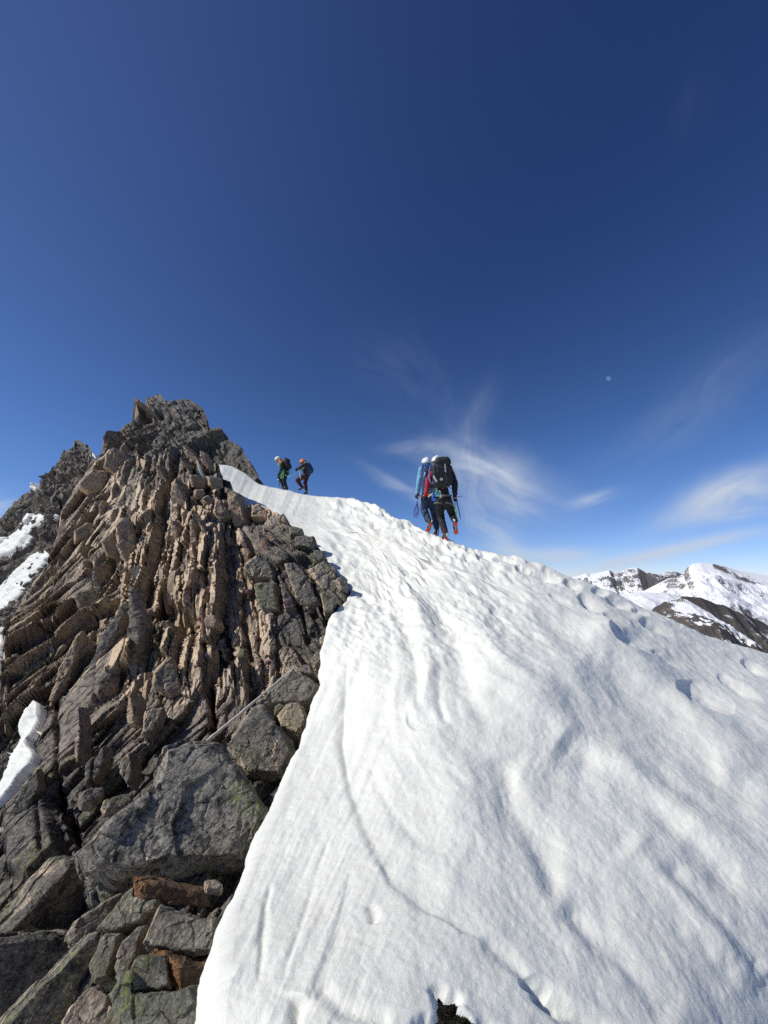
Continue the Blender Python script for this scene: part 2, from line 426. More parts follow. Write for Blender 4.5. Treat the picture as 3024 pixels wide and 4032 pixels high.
A_L = [(0, -230), (1, -230)]
A_R = [(0, 640), (0.2, 620), (0.27, 265), (0.39, 292), (0.53, 318), (0.66, 336), (0.8, 345), (0.93, 352), (1, 352)]
NY, NX = 700, 560
uA, vA = layer(NY, NX, VB, topA, A_L, A_R, None)
GA = W(uA, vA, dA(uA, vA))
nA = gnormals(GA)
nA = 0.45*nA - 0.55*GA/np.linalg.norm(GA, axis=-1, keepdims=True); nA /= np.linalg.norm(nA, axis=-1, keepdims=True)
P = GA.reshape(-1, 3); Nn = nA.reshape(-1, 3); u1 = uA.ravel(); v1 = vA.ravel(); dep = dA(u1, v1)

# regions of different rock fabric (soft borders)
w_pil = sm(u1, 95, 130)*(1-sm(u1, 262+(v1-500)*-0.1, 300))*(1-sm(v1, 660, 720))
w_blk = sm(u1, 205+(v1-480)*0.35, 245+(v1-480)*0.35)*(1-sm(v1, 800, 860))
w_blk = w_blk*sm(v1, 500, 540)
w_pil = w_pil*(1-w_blk)
w_dia = np.clip(1-w_pil-w_blk, 0, 1)
S = np.clip(dep/9.0, 0.32, 1.5)          # amplitude and block size follow the size of the features, smaller near the camera side
def multi(B, size, seed, amp, crack, warp=0.25, tilt=1.0, PP=None):
    h, c, r0, r1 = blocks(P if PP is None else PP, B, size, seed, warp, tilt)
    return amp*h - crack*c, r0, r1

cell = np.zeros(len(P)); big = np.zeros(len(P)); mid_ = np.zeros(len(P))
Bp = basis(-7, 20); Bd = basis(15, -14, 6); Bb = basis(-22, 30, 15)
Bb = basis(-24, 25, 12)
h1, k1_, r1a, _ = strata(P, Bp, 0.60, 3.6, 11, 1.2, 0.3, 0.4); h2, k2_, r1b, _ = strata(P, Bp, 0.20, 2.0, 12, 1.2, 0.3, 0.4)
big += w_pil*h1*0.85; mid_ += w_pil*(h2*0.42-0.15*k2_); cell += w_pil*(0.4*r1a+0.6*r1b)
h1, k1_, q1, _ = strata(P, Bd, 1.35, 5.0, 21, 1.5, 0.5, 0.4); h2, k2_, q2, _ = strata(P, Bd, 0.42, 2.6, 22, 1.2, 0.5, 0.4)
big += w_dia*h1*0.72*np.clip(dep/8, 0.35, 1.0); mid_ += w_dia*(h2*0.30-0.11*k2_)*np.clip(dep/7, 0.3, 1.2); cell += w_dia*(0.4*q1+0.6*q2)
h1, k1_, q1, _ = strata(P, Bb, 0.62, 1.5, 31, 0.5, 0.4); h2, k2_, q2, _ = strata(P, Bb, 0.24, 0.7, 32, 0.5, 0.4)
big += w_blk*(h1*0.36-0.17*k1_); mid_ += w_blk*(h2*0.11-0.08*k2_); cell += w_blk*(0.6*q1+0.4*q2)
near = 1-sm(dep, 6.5, 10)
disp = blur(big, (NY, NX), 1) + mid_ + fbm(P*0.9, 2, 5, 0.5)*0.08*S
def fineA(Pq):
    hp, kp, _, _ = strata(Pq, Bp, 0.075, 0.8, 41, warp=0.5)
    hd, kd, _, _ = strata(Pq, Bd, 0.12, 0.6, 42, warp=0.8)
    hb, kb, _, _ = blocks(Pq, Bb, (0.24, 0.4, 0.5), 43, 0.3, 1.2)
    low = sm(v1, 740, 820); k = (1-0.8*slabmask)*(1-0.75*(1-sm(v1-interp(topA)(u1), 10, 80))*(1-sm(u1, 70, 110)))
    return k*((0.10*hp-0.02*kp)*w_pil + (0.085*hd-0.015*kd)*w_dia*(0.25+0.75*near)*(1-0.4*low) + (0.035*hb - 0.02*kb)*w_blk) + fbm(Pq*2.6, 5, 15, 0.52)*0.022*S*(1-0.4*slabmask)
slabmask = np.zeros(len(P))
# open crevices read from the photograph
for pts, wd, dp in [([(208, 664), (210, 700), (211, 735), (216, 730)], 3.2, 0.5), ([(221, 744), (231, 759)], 4, 0.45), ([(278, 566), (300, 610), (307, 640)], 1.6, 0.16),
                    ([(240, 640), (247, 665), (250, 700)], 1.5, 0.14), ([(292, 560), (318, 600), (330, 628)], 2.0, 0.25), ([(252, 555), (262, 590)], 1.8, 0.2),
                    ([(168, 612), (190, 628)], 10, 0.7), ([(62, 800), (84, 868)], 3.0, 0.3), ([(93, 560), (99, 640), (97, 700)], 2.0, 0.3), ([(38, 770), (42, 850)], 2.2, 0.25),
                    ([(56, 690), (60, 760), (58, 810)], 2.4, 0.3), ([(230, 505), (262, 560), (290, 600)], 1.8, 0.2)]:
    r, sd, run = poly_dist(u1, v1, pts)
    disp -= dp*np.exp(-(r/wd)**2)
# big smooth slabs of the lower face
for poly, amt in [([(78, 860), (96, 835), (132, 808), (160, 775), (200, 770), (230, 795), (262, 800), (262, 835), (215, 866), (120, 880)], 0.75),
                  ([(0, 860), (0, 800), (40, 720), (120, 620), (150, 600), (150, 640), (90, 720), (40, 830)], 0.45), ([(62, 700), (118, 604), (154, 598), (142, 642), (104, 705), (78, 765), (50, 800)], 0.8),
                  ([(100, 458), (124, 445), (152, 472), (152, 522), (122, 545), (100, 520)], 0.55), ([(115, 525), (136, 515), (138, 562), (128, 569), (118, 548)], 0.7), ([(0, 870), (0, 800), (34, 765), (52, 800), (66, 850), (30, 885)], 0.7)]:
    ins = in_poly(u1, v1, poly); rr, _, _ = poly_dist(u1, v1, poly+[poly[0]])
    k = np.where(ins, sm(rr, 0, 12), 0)*amt
    disp = disp*(1-k) + k*0.18; slabmask = np.maximum(slabmask, np.clip(k/amt, 0, 1))
lrim = (1-sm(v1-interp(topA)(u1), 0, 18))*(1-sm(u1, 90, 120)); disp = disp*(1-0.75*lrim)
rim_ = (1-sm(v1-interp(topA)(u1), 2, 16))*sm(u1, 235, 260); disp = disp*(1-rim_) + rim_*np.minimum(disp, 0.06)
TONGUE = [(x*768/1659, y*768/1659) for x, y in [(85, 1518), (99, 1524), (98, 1560), (90, 1590), (78, 1612), (95, 1640), (85, 1665), (60, 1690), (32, 1728), (0, 1754), (-60, 1800), (-60, 1760), (0, 1722), (28, 1670), (38, 1630), (50, 1600), (52, 1570), (66, 1545)]]
rr0, _, _ = poly_dist(u1, v1, TONGUE+[TONGUE[0]]); k_ = np.where(in_poly(u1, v1, TONGUE), 1, 1-sm(rr0, 0, 4)); disp = disp*(1-0.85*k_)
P2 = two_pass(GA, nA, disp, fineA).reshape(-1, 3)
tanA = 0.05 + 0.46*w_pil*sm(v1, 455, 500)*(1-sm(v1, 640, 740)) + 0.25*w_dia*(1-sm(v1, 640, 730)) - 0.48*w_blk
tanA += 0.55*np.exp(-((u1-133)/8)**2)*sm(v1, 540, 580)*(1-sm(v1, 720, 745))
tanA -= 0.38*sm(v1, 700, 800)
tanA += (cell-0.5)*(0.42+0.5*w_pil)
tanA -= 0.35*np.exp(-(((u1-170)/34)**2+((v1-478)/16)**2))
G2 = P2.reshape(NY, NX, 3)
def with_back(G, A, steps, jitter=0.0):
    G3 = behind(G, steps); k = len(steps)
    A3 = [np.concatenate([a.reshape(G.shape[:2]), np.repeat(a.reshape(G.shape[:2])[-1:], k, 0)], 0) for a in A]
    return G3, A3
G3, (tA, cA) = with_back(G2, [tanA, cell], [(0.15, 0.03), (0.4, 0.2), (0.8, 0.7), (1.2, 1.6), (1.5, 3.0)])
# right-hand edge turns back under the snow
last = G3[:, -1]; extra = [last + np.array([0.25*k, 0.5*k, -0.25*k*k])[None] for k in (1, 2)]
G3 = np.concatenate([G3, np.stack(extra, 1)], 1); tA = np.concatenate([tA, tA[:, -1:], tA[:, -1:]], 1); cA = np.concatenate([cA, cA[:, -1:], cA[:, -1:]], 1)
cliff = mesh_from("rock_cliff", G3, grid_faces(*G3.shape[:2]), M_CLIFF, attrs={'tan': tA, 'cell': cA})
tag(cliff, "broken grey and tan rock face falling away left of the snow ridge", None, None, 'structure')

# --- summit crag behind the upper snow patch
topB = [(70, 500), (84, 478), (95, 461), (101, 452), (107, 444), (110, 436), (113, 430), (120, 420), (125, 417), (131, 409), (134, 398), (136, 397), (140, 400), (145, 403), (147, 399), (151, 396),
        (157, 394), (161, 395), (166, 402), (170, 404), (174, 403), (181, 401), (190, 401), (197, 405), (203, 409), (208, 419), (211, 431), (218, 431), (223, 431), (231, 441), (241, 447), (246, 457),
        (252, 464), (257, 473), (262, 483), (270, 492)]
dB = tps([(80, 500, 22), (100, 455, 23), (134, 400, 24), (157, 396, 24), (200, 410, 23), (211, 435, 21.5), (245, 458, 19.5), (262, 484, 18.0), (150, 450, 21), (150, 500, 19), (215, 480, 18.8), (190, 455, 20.2), (250, 500, 18.2), (120, 440, 22.5)])
NYB, NXB = 230, 330
uB, vB = layer(NYB, NXB, 520, topB, [(0, 60), (1, 84)], [(0, 240), (0.3, 262), (1, 262)], None)
# underside: bring the lowest rows up behind the snow on the right
GB = W(uB, vB, dB(uB, vB)); nB = gnormals(GB); P = GB.reshape(-1, 3); u2 = uB.ravel(); v2 = vB.ravel()
Bc = basis(-38, 15, 10); Bc2 = basis(52, 5, 5)
h1, _, q1, _ = strata(P, Bc, 2.2, 6.0, 51); h1 = h1*1.9
h2, kk, q2, _ = strata(P, Bc, 0.65, 2.2, 52); h2 = 0.62*h2-0.12*kk
h4, kk, q4, _ = strata(P, Bc2, 0.5, 2.8, 54); h4 = 0.5*h4-0.1*kk
h3, q3, _ = multi(Bc, (0.2, 0.4, 0.5), 53, 0.16, 0.03, 0.3)
wl = 1-sm(u2, 140, 160)
dB_ = blur(h1*0.8, (NYB, NXB), 2) + blur(h2*(1-wl)*0.8 + h4*wl, (NYB, NXB), 1) + fbm(P*0.6, 2, 6, 0.5)*0.16
edge = sm(np.abs(vB-interp(topB)(uB)), 0, 10).ravel()
dB_ *= 0.45+0.55*edge
def fineB(Pq):
    h3, _, _, _ = strata(Pq, Bc, 0.2, 0.9, 53)
    return (0.17*h3 + fbm(Pq*1.3, 5, 16, 0.58)*0.10 + 0.08*(ridged(Pq*np.array([1.6, 1.6, 1.0]), 5, 78)-0.4))*(0.4+0.6*edge)
G2 = two_pass(GB, nB, dB_, fineB)
tB = 0.12 + 0.34*wl + (q1-0.5)*0.3 + (q2-0.5)*0.2 - 0.12*(1-wl)
cB = 0.4*q1+0.6*q2
G3, (tb, cb) = with_back(G2, [tB, cB], [(0.3, 0.05), (0.9, 0.4), (1.7, 1.3), (2.6, 3), (3.2, 6), (3.5, 10)])
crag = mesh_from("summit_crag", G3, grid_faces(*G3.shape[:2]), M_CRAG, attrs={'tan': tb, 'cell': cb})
tag(crag, "dark jagged rock summit tower against the blue sky", None, None, 'structure')

# --- ridge far left with its pinnacle
topC = [(-160, 640), (-90, 585), (-50, 556), (-20, 540), (0, 524), (4, 513), (9, 506), (14, 501), (20, 497), (27, 490), (35, 485), (42, 480), (50, 476), (54, 468), (58, 459), (60, 457), (61, 448), (66, 449), (67, 446), (73, 444), (74, 440),
        (78, 439), (82, 442), (87, 444), (90, 449), (93, 458), (98, 464), (112, 475)]
dC = tps([(-160, 640, 30), (0, 530, 31), (35, 486, 32), (66, 446, 33), (80, 442, 33), (94, 470, 30), (0, 600, 26), (60, 520, 27), (40, 600, 23), (0, 700, 19), (-150, 760, 18), (60, 700, 19), (112, 480, 29)])
NYC, NXC = 260, 300
uC, vC = layer(NYC, NXC, 760, topC, [(0, -160), (1, -160)], [(0, 90), (1, 108)], None, tpow=0.9)
GC = W(uC, vC, dC(uC, vC)); nC = gnormals(GC); P = GC.reshape(-1, 3); u3 = uC.ravel(); v3 = vC.ravel()
Be = basis(62, 10, 10); Bt = basis(84, 20, 5)
h1, _, q1, _ = strata(P, Be, 1.9, 5.5, 61); h1 = 1.5*h1
h2, kk, q2, _ = strata(P, Be, 0.6, 2.4, 62); h2 = 0.6*h2-0.1*kk
h4, q4, _ = multi(Bt, (0.5, 1.5, 1.9), 63, 0.5, 0.1, 0.3)
h3, q3, _ = multi(Bt, (0.24, 0.5, 0.5), 64, 0.22, 0.04, 0.3)
k1 = 768/1659
q = lambda L: [(x*k1, y*k1) for x, y in L]
PATCH_C = [q([(128, 1092), (112, 1118), (95, 1130), (60, 1160), (40, 1188), (0, 1210), (-60, 1240), (-60, 1200), (0, 1172), (45, 1135), (70, 1112), (90, 1098)]),
           q([(103, 1180), (115, 1205), (97, 1225), (75, 1250), (62, 1280), (30, 1305), (20, 1318), (-40, 1335), (-60, 1290), (0, 1262), (30, 1233), (60, 1202), (90, 1184)])]
pm = np.zeros(len(u3))
for pp in PATCH_C:
    rr0, _, _ = poly_dist(u3, v3, pp+[pp[0]]); pm = np.maximum(pm, np.where(in_poly(u3, v3, pp), 1, 1-sm(rr0, 0, 4)))
dC_ = blur(h1*0.8, (NYC, NXC), 2) + blur(h2*0.8 + h4*0.6, (NYC, NXC), 1) + fbm(P*0.5, 2, 8, 0.5)*0.25
edge = sm(np.abs(vC-interp(topC)(uC)), 0, 9).ravel(); dC_ *= 0.4+0.6*edge; dC_ *= 1-0.8*pm
def fineC(Pq):
    h3, _, _, _ = blocks(Pq, Bt, (0.26, 0.5, 0.5), 64, 0.3)
    return (0.24*h3 + fbm(Pq*1.1, 5, 18, 0.58)*0.14 + 0.2*(ridged(Pq*1.3, 5, 79)-0.4))*(0.4+0.6*edge)
G2 = two_pass(GC, nC, dC_, fineC)
tC = 0.16 + (q2-0.5)*0.4 + 0.15*sm(v3, 600, 500)*0
G3, (tb, cb) = with_back(G2, [tC, 0.5*q1+0.5*q2], [(0.3, 0.05), (1.0, 0.5), (2, 1.6), (3.2, 4), (4, 8), (4.5, 14)])
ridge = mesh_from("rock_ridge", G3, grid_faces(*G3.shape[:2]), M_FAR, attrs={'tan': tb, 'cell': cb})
tag(ridge, "dark rock ridge with a stepped pinnacle and snow streaks beyond the brown face", None, None, 'structure')

# ------------------------------------------------------------------ snow ridge
snow_ctrl = [(190, 1060, 1.40), (204, 972, 1.68), (236, 866, 2.35), (278, 782, 3.2), (305, 727, 4.0), (318, 680, 4.75), (330, 615, 5.9), (348, 590, 6.8), (335, 560, 8.3), (322, 541, 9.5),
    (300, 528, 11), (278, 510, 13), (258, 500, 14.6), (230, 484, 16.4), (217, 466, 18.6), (240, 472, 18.4), (259, 485, 17.6), (306, 494, 16.4), (343, 498, 14.6), (366, 501, 13.2), (393, 514, 11), (417, 525, 9.8), (444, 537, 8.6), (491, 549, 8.0),
    (523, 558, 7.6), (551, 569, 7.3), (583, 581, 7.0), (620, 595, 6.9), (657, 613, 6.7), (694, 631, 6.5), (741, 646, 6.5), (768, 652, 6.5), (860, 684, 6.4),
    (860, 1110, 1.85), (768, 1024, 1.88), (600, 1024, 1.6), (400, 1024, 1.42), (300, 1024, 1.42), (400, 1110, 1.22), (600, 1110, 1.3), (384, 800, 2.72), (384, 700, 3.9), (384, 620, 5.5), (384, 560, 7.9), (384, 530, 9.9),
    (600, 800, 2.86), (600, 700, 4.0), (768, 800, 3.2), (768, 720, 4.4), (600, 640, 4.9), (500, 600, 5.9), (450, 570, 7.0), (860, 800, 3.5), (300, 900, 2.05)]
dS = tps(snow_ctrl)
topS = [(190, 468), (217, 464), (232, 466), (245, 473), (259, 484), (270, 487), (278, 488), (285, 490), (292, 491), (300, 494), (306, 495), (325, 497), (343, 498), (354, 498), (366, 501), (380, 507), (393, 514), (405, 519), (417, 525), (430, 533), (444, 538),
        (463, 543), (478, 546), (491, 550), (507, 554), (523, 558), (537, 563), (551, 569), (567, 576), (583, 581), (602, 588), (620, 595), (640, 605), (657, 613), (676, 623), (694, 631), (720, 640), (741, 646), (768, 652), (820, 668), (880, 690), (1000, 730)]
tS = interp(topS)
VBS = 1130
edgeS = [(172, 1130), (186, 1060), (193, 1030), (198, 1000), (202, 985), (204, 972), (204, 955), (210, 930), (219, 903), (228, 884), (236, 866), (250, 838), (264, 810), (278, 782), (288, 760), (298, 742), (303, 727), (310, 703), (317, 680), (315, 670), (318, 655), (324, 637), (327, 627), (333, 612), (343, 602), (349, 592),
         (333, 575), (315, 555), (292, 537), (262, 520), (235, 502), (212, 490), (200, 475), (196, 466)]
ts = [((VBS-v)/(VBS-float(tS(u))), u) for u, v in edgeS]; ts[0] = (0, ts[0][1])
NYS, NXS = 620, 640
tt = 1-(1-np.linspace(0, 1, NYS))**1.0
Lf = interp([(a, b) for a, b in ts])
L = Lf(tt); 
ed = dS(L, VBS+(tS(L)-VBS)*tt)
lip_r = np.interp(tt, [0, 0.3, 0.6, 0.8, 0.86, 1], [0.16, 0.16, 0.11, 0.07, 0.03, 0.02])
L = L + lip_r/ed*384*0.8 + 1.8*fbm(np.c_[tt*16, tt*0, tt*0], 4, 130) + np.interp(tt, [0.6, 0.7, 0.84, 0.87], [0, 2.5, 3.5, 0])*fbm(np.c_[tt*34, tt*0, tt*0], 4, 131)
s = np.linspace(0, 1, NXS)
uS = L[:, None] + (900-L[:, None])*s[None]
vS = VBS + (tS(uS)-VBS)*tt[:, None]
dd = dS(uS, vS)
GS = W(uS, vS, dd); nS = gnormals(GS); P = GS.reshape(-1, 3); u4, v4, d4 = uS.ravel(), vS.ravel(), dd.ravel()
sky_gap = v4 - tS(u4)
# fall-line flutes that fan out from under the crest, bent with the slope
ang = np.degrees(np.arctan2(v4-545, u4-372)); rad = np.hypot(v4-545, u4-372)+1
Q = np.stack([ang*0.085 + 0.5*vnoise(np.stack([u4/90, v4/90, 0*u4], -1), 3), np.log(rad)*2.3, 0*u4], -1)
fl = fbm(Q, 3, 60, 0.5); fl2 = fbm(Q*np.array([3.0, 1.6, 1]), 3, 66, 0.5)
right = sm(u4, 350, 420)
disp = d4*(0.0095*fl*(0.15+0.85*right)*(0.45+0.55*sm(v4, 600, 720)) + 0.0020*fl2*(0.4+0.6*right))
disp += 0.016*fbm(P*1.6, 4, 70, 0.5) + 0.0040*fbm(P*11, 3, 74)*np.clip(d4/4, 0.5, 2) + 0.0020*fbm(P*32, 3, 75)*(1-sm(d4, 3, 5))
# fine comb of small runnels on the left apron, running down to the lower left
Ql = np.stack([(u4+0.45*(v4-700))/7.5, v4/95, 0*u4], -1)
disp += (1-right)*d4*0.0016*fbm(Ql, 3, 81)
# wind/sun ripples: small scallops all over the upper slope
up = (1-sm(v4, 600, 720))*sm(u4, 300, 340)
Qr = np.stack([(u4*0.94+v4*0.34)/9.0, (v4*0.94-u4*0.34)/4.6, 0*u4], -1)
disp += up*(1-0.65*sm(u4, 470, 560))*d4*0.0040*fbm(Qr, 3, 83)
# trodden crest: boot holes and broken crust beside the skyline
cr = np.exp(-(sky_gap/16)**2)*sm(u4, 325, 365)*(1-0.85*sm(u4, 480, 580))
Qc = np.stack([u4/15.0, (v4-0.45*u4)/8.0, 0*u4], -1)
Qc = Qc + 0.35*np.stack([vnoise(Qc*0.8+s*9.1, 140+s) for s in range(3)], -1)*np.array([1, 1, 0])
F1, F2, rr, dl = voro(Qc, 91, 0.9)
disp += cr*d4*0.0075*((rr[0]-0.55)*1.3*sm(0.75-F1, 0, 0.4)+0.5*(rr[1]-0.5))
disp += cr*d4*0.0035*fbm(Qc*1.4, 4, 93)
# the old track that climbs from the middle of the slope to the crest
r, sd, run = poly_dist(u4, v4, [(345, 640), (372, 600), (405, 575), (440, 553), (478, 549)])
tr = np.exp(-(r/14)**2)
disp += tr*d4*0.0085*((rr[2]-0.5)*sm(0.7-F1, 0, 0.4) + 0.4*fbm(Qc*2.3, 3, 95)) - tr*d4*0.003
# drawn features: (line, width px, height in parts of the depth, kind)
feat = [([(349, 655), (345, 690), (342, 740), (350, 787), (368, 833), (393, 880), (425, 905), (463, 926), (500, 942)], 9, -0.010, 'step'), ([(480, 935), (515, 965), (545, 1000), (600, 1060)], 8, -0.012, 'gauss'),
    ([(349, 650), (343, 700), (341, 745), (350, 790)], 1.6, -0.0025, 'gauss'), ([(368, 760), (380, 790), (400, 822), (430, 850)], 5, -0.0030, 'gauss'),
    ([(395, 570), (415, 600), (425, 640), (432, 680)], 9, 0.009, 'gauss'), ([(370, 590), (400, 625), (415, 660), (418, 700), (435, 735)], 8, -0.007, 'gauss'),
    ([(400, 560), (440, 610), (455, 650), (470, 700), (500, 740)], 12, -0.010, 'gauss'), ([(455, 600), (500, 660), (560, 720), (640, 790), (768, 870)], 18, 0.020, 'gauss'),
    ([(500, 745), (515, 800), (545, 850), (560, 900)], 12, -0.014, 'gauss'), ([(620, 840), (690, 900), (768, 990)], 18, 0.017, 'gauss'), ([(560, 900), (620, 960), (680, 1024)], 14, -0.016, 'gauss'), ([(660, 860), (730, 930), (768, 975)], 10, -0.016, 'gauss'), ([(560, 735), (600, 765), (680, 830), (768, 910)], 14, -0.015, 'gauss'),
    ([(525, 600), (590, 650), (650, 720), (720, 780), (768, 800)], 15, -0.014, 'gauss'), ([(590, 610), (640, 660), (700, 720), (768, 760)], 14, 0.014, 'gauss'),
    ([(272, 885), (266, 905), (263, 930), (262, 955), (258, 985)], 4.0, -0.007, 'gauss'), ([(425, 640), (440, 665), (438, 700), (446, 728)], 6, -0.008, 'gauss'),
    ([(330, 840), (318, 870), (300, 930), (275, 1000)], 3, -0.003, 'gauss'), ([(352, 870), (340, 920), (318, 980), (300, 1024)], 4, -0.004, 'step'),
    ([(372, 905), (374, 925)], 6, -0.008, 'gauss'), ([(318, 985), (345, 1010), (395, 1024)], 8, -0.012, 'gauss'),
    ([(300, 995), (292, 1040)], 8, -0.03, 'gauss'),
    ([(530, 990), (570, 1010), (640, 1060)], 8, -0.025, 'gauss'), ([(448, 1005), (470, 1020), (500, 1050)], 5, 0.02, 'gauss')]
for pts, wd, am, kind in feat:
    r, sd, run = poly_dist(u4, v4, pts)
    fade = sm(run, 0, 0.12)*(1-sm(run, 0.85, 1.0))
    wv = wd*(1+0.35*vnoise(np.stack([u4/25, v4/25, 0*u4+wd], -1), 101))
    if kind == 'gauss': disp += am*d4*np.exp(-(r/wv)**2)*fade
    else: disp += am*d4*(np.exp(-np.maximum(-sd*-1*r, 0)/(wv*0.25))*0 + np.where(sd < 0, np.exp(-(r/(wv*2.6))**2), np.exp(-(r/(wv*0.6))**2)))*fade
# scooped hollows with a sharp lip on their sunny side
for (cu, cv, a, b, rot, dp) in [(637, 641, 30, 12, 24, 0.052), (703, 697, 32, 14, 22, 0.058), (592, 603, 16, 7, 30, 0.04), (546, 577, 15, 4, 16, 0.035), (505, 560, 14, 4, 12, 0.03), (755, 668, 16, 6, 28, 0.04),
                                (615, 620, 14, 5, 26, 0.022), (668, 660, 20, 5, 28, 0.022), (742, 690, 26, 6, 32, 0.03), (536, 985, 17, 12, 20, 0.045), (470, 640, 12, 7, 20, 0.010), (416, 722, 12, 9, 40, 0.022), (573, 585, 10, 4, 20, 0.03),
                                (560, 600, 12, 5, 20, 0.025), (620, 603, 16, 5, 24, 0.035), (655, 628, 18, 5, 26, 0.03), (600, 592, 9, 4, 20, 0.03), (640, 612, 9, 3, 20, 0.03), (430, 540, 7, 3, 15, .03), (408, 527, 7, 2.5, 20, .03), (388, 516, 6, 2.5, 22, .03), (372, 508, 6, 2, 22, .03), (350, 502, 6, 2, 12, .02), (525, 570, 10, 4, 10, 0.025), (455, 545, 8, 3, 15, 0.025), (471, 549, 7, 3, 10, 0.03), (488, 553, 8, 3, 10, 0.025)]:
    cs, sn_ = math.cos(math.radians(rot)), math.sin(math.radians(rot))
    du, dv = u4-cu, v4-cv; x = (du*cs+dv*sn_)/a; y = (-du*sn_+dv*cs)/b
    rr_ = np.hypot(x, y) + 0.12*vnoise(np.stack([u4/12, v4/12, 0*u4], -1), 105)
    prof = np.clip(1-rr_, 0, 1)**0.6*(0.65-0.35*x)*(0.6+0.4*y)
    disp -= dp*d4*np.clip(prof, 0, 2)
# a melt hole at the foot
HOLE = [(437, 991), (444, 998), (454, 1000), (456, 1013), (468, 1021), (492, 1032), (500, 1070), (400, 1070), (418, 1026), (432, 1020), (442, 1015)]
un = u4 + 2.2*vnoise(np.stack([u4/8, v4/8, 0*u4], -1), 107); vn = v4 + 2.2*vnoise(np.stack([u4/8, v4/8, 0*u4+4], -1), 107)
hin = in_poly(un, vn, HOLE); hr, _, _ = poly_dist(un, vn, HOLE+[HOLE[0]])
hole = np.where(hin, 1.0, 0.0); disp -= np.where(hin, 0.03, 0.03*np.exp(-(hr/6)**2))
cutm = sm(hole, 0.55, 0.75)
fade_top = 1-0.6*np.exp(-(sky_gap/3)**2)*(1-sm(u4, 330, 370))
G2 = (P + nS.reshape(-1, 3)*(disp*fade_top)[:, None]).reshape(NYS, NXS, 3)
# the lip: rolls over to the left and back under itself
E = G2[:, 0]; tan_e = np.gradient(E, axis=0); tan_e /= np.linalg.norm(tan_e, axis=1, keepdims=True)
n_e = nS[:, 0]; outw = np.cross(n_e, tan_e); outw *= np.sign(-outw[:, :1]); outw /= np.linalg.norm(outw, axis=1, keepdims=True)
k = 9; sm_n = np.stack([np.convolve(np.pad(outw[:, i], k, 'edge'), np.ones(2*k+1)/(2*k+1), 'valid') for i in range(3)], -1)
outw = sm_n/np.linalg.norm(sm_n, axis=1, keepdims=True)
rad_e = (lip_r*(1+0.35*vnoise(np.c_[E*3.0], 120)))[:, None]
cols = []
for a in (25, 50, 75, 100, 130):
    ar = math.radians(a); cols.append(E + rad_e*(outw*math.sin(ar) + n_e*(math.cos(ar)-1)) + 0.006*fbm(np.c_[E*25+a], 3, 121)[:, None]*outw)
for dz, ix in ((0.12, 0.03), (0.3, 0.10), (0.7, 0.22), (1.3, 0.30)):
    cols.append(E + rad_e*(outw*0.6 - n_e*1.8) - np.array([0, 0, dz]) - outw*ix)
G2 = np.concatenate([np.stack(cols[::-1], 1), G2], 1)
G3 = behind(G2, [(0.08, 0.01), (0.25, 0.06), (0.6, 0.25), (1.2, 0.8), (2.2, 2.2), (4, 5)])
# the ridge goes on outside the picture: down its right flank and back under the viewer's feet
rx = G3[:, -1]; ext = [rx + np.array([a, 0.15*a, -b]) for a, b in ((0.4, 0.09), (1.0, 0.30), (2.2, 0.9), (4.5, 2.6), (9, 7), (16, 14))]
ext = [e + 0.05*a*fbm(e*0.7, 2, 150)[:, None]*np.array([0, 0, 1]) for a, e in enumerate(ext, 1)]
G3 = np.concatenate([G3, np.stack(ext, 1)], 1)
r0_ = G3[0]; fr = [r0_ + np.array([0.0, -a, -0.12*a]) for a in (4.0, 2.2, 1.1, 0.45)]
G3 = np.concatenate([np.stack(fr), G3], 0)
FS = grid_faces(*G3.shape[:2]); cutg = np.zeros(G3.shape[:2]); cutg[4:4+NYS, G3.shape[1]-NXS-6:-6] = cutm.reshape(NYS, NXS)
FS = FS[cutg.ravel()[FS].max(1) < 0.5]
snow = mesh_from("snow_ridge", G3, FS, M_SNOW, smooth=True)
tag(snow, "broad white snow ridge with fluted slope and trodden crest", None, None, 'structure')

# ------------------------------------------------------------------ far mountains and the ground they stand on
def mountain_material(name, rock, snowline, slope_lo, slope_hi, nscale, tint=(0.90, 0.89, 0.87)):
    m, t, b, out = new_mat(name)
    geo = t.new('ShaderNodeNewGeometry'); pos = geo.outputs['Position']
    a = t.new('ShaderNodeAttribute', attribute_name='snow')
    n = t.noise(t.vmath('SCALE', pos, scale=nscale), 1.0, 8, 0.62)
    n2 = t.noise(t.vmath('SCALE', pos, scale=nscale*7), 1.0, 6, 0.7)
    f = t.math('ADD', a.outputs['Fac'], t.math('ADD', t.math('MULTIPLY', t.math('SUBTRACT', n, 0.5), 1.1), t.math('MULTIPLY', t.math('SUBTRACT', n2, 0.5), 1.5)))
    f = t.sstep(f, 0.46, 0.54)
    rc = t.mix(n2, tuple(x*0.55 for x in rock), tuple(x*1.5 for x in rock))
    t.l.new(t.mix(f, rc, tint), b.inputs['Base Color']); b.inputs['Roughness'].default_value = 0.9
    b.inputs['Specular IOR Level'].default_value = 0.1
    bp = t.new('ShaderNodeBump'); bp.inputs['Strength'].default_value = 0.5; bp.inputs['Distance'].default_value = 0.06/nscale
    t.l.new(n2, bp.inputs['Height']); t.l.new(bp.outputs[0], b.inputs['Normal'])
    return m

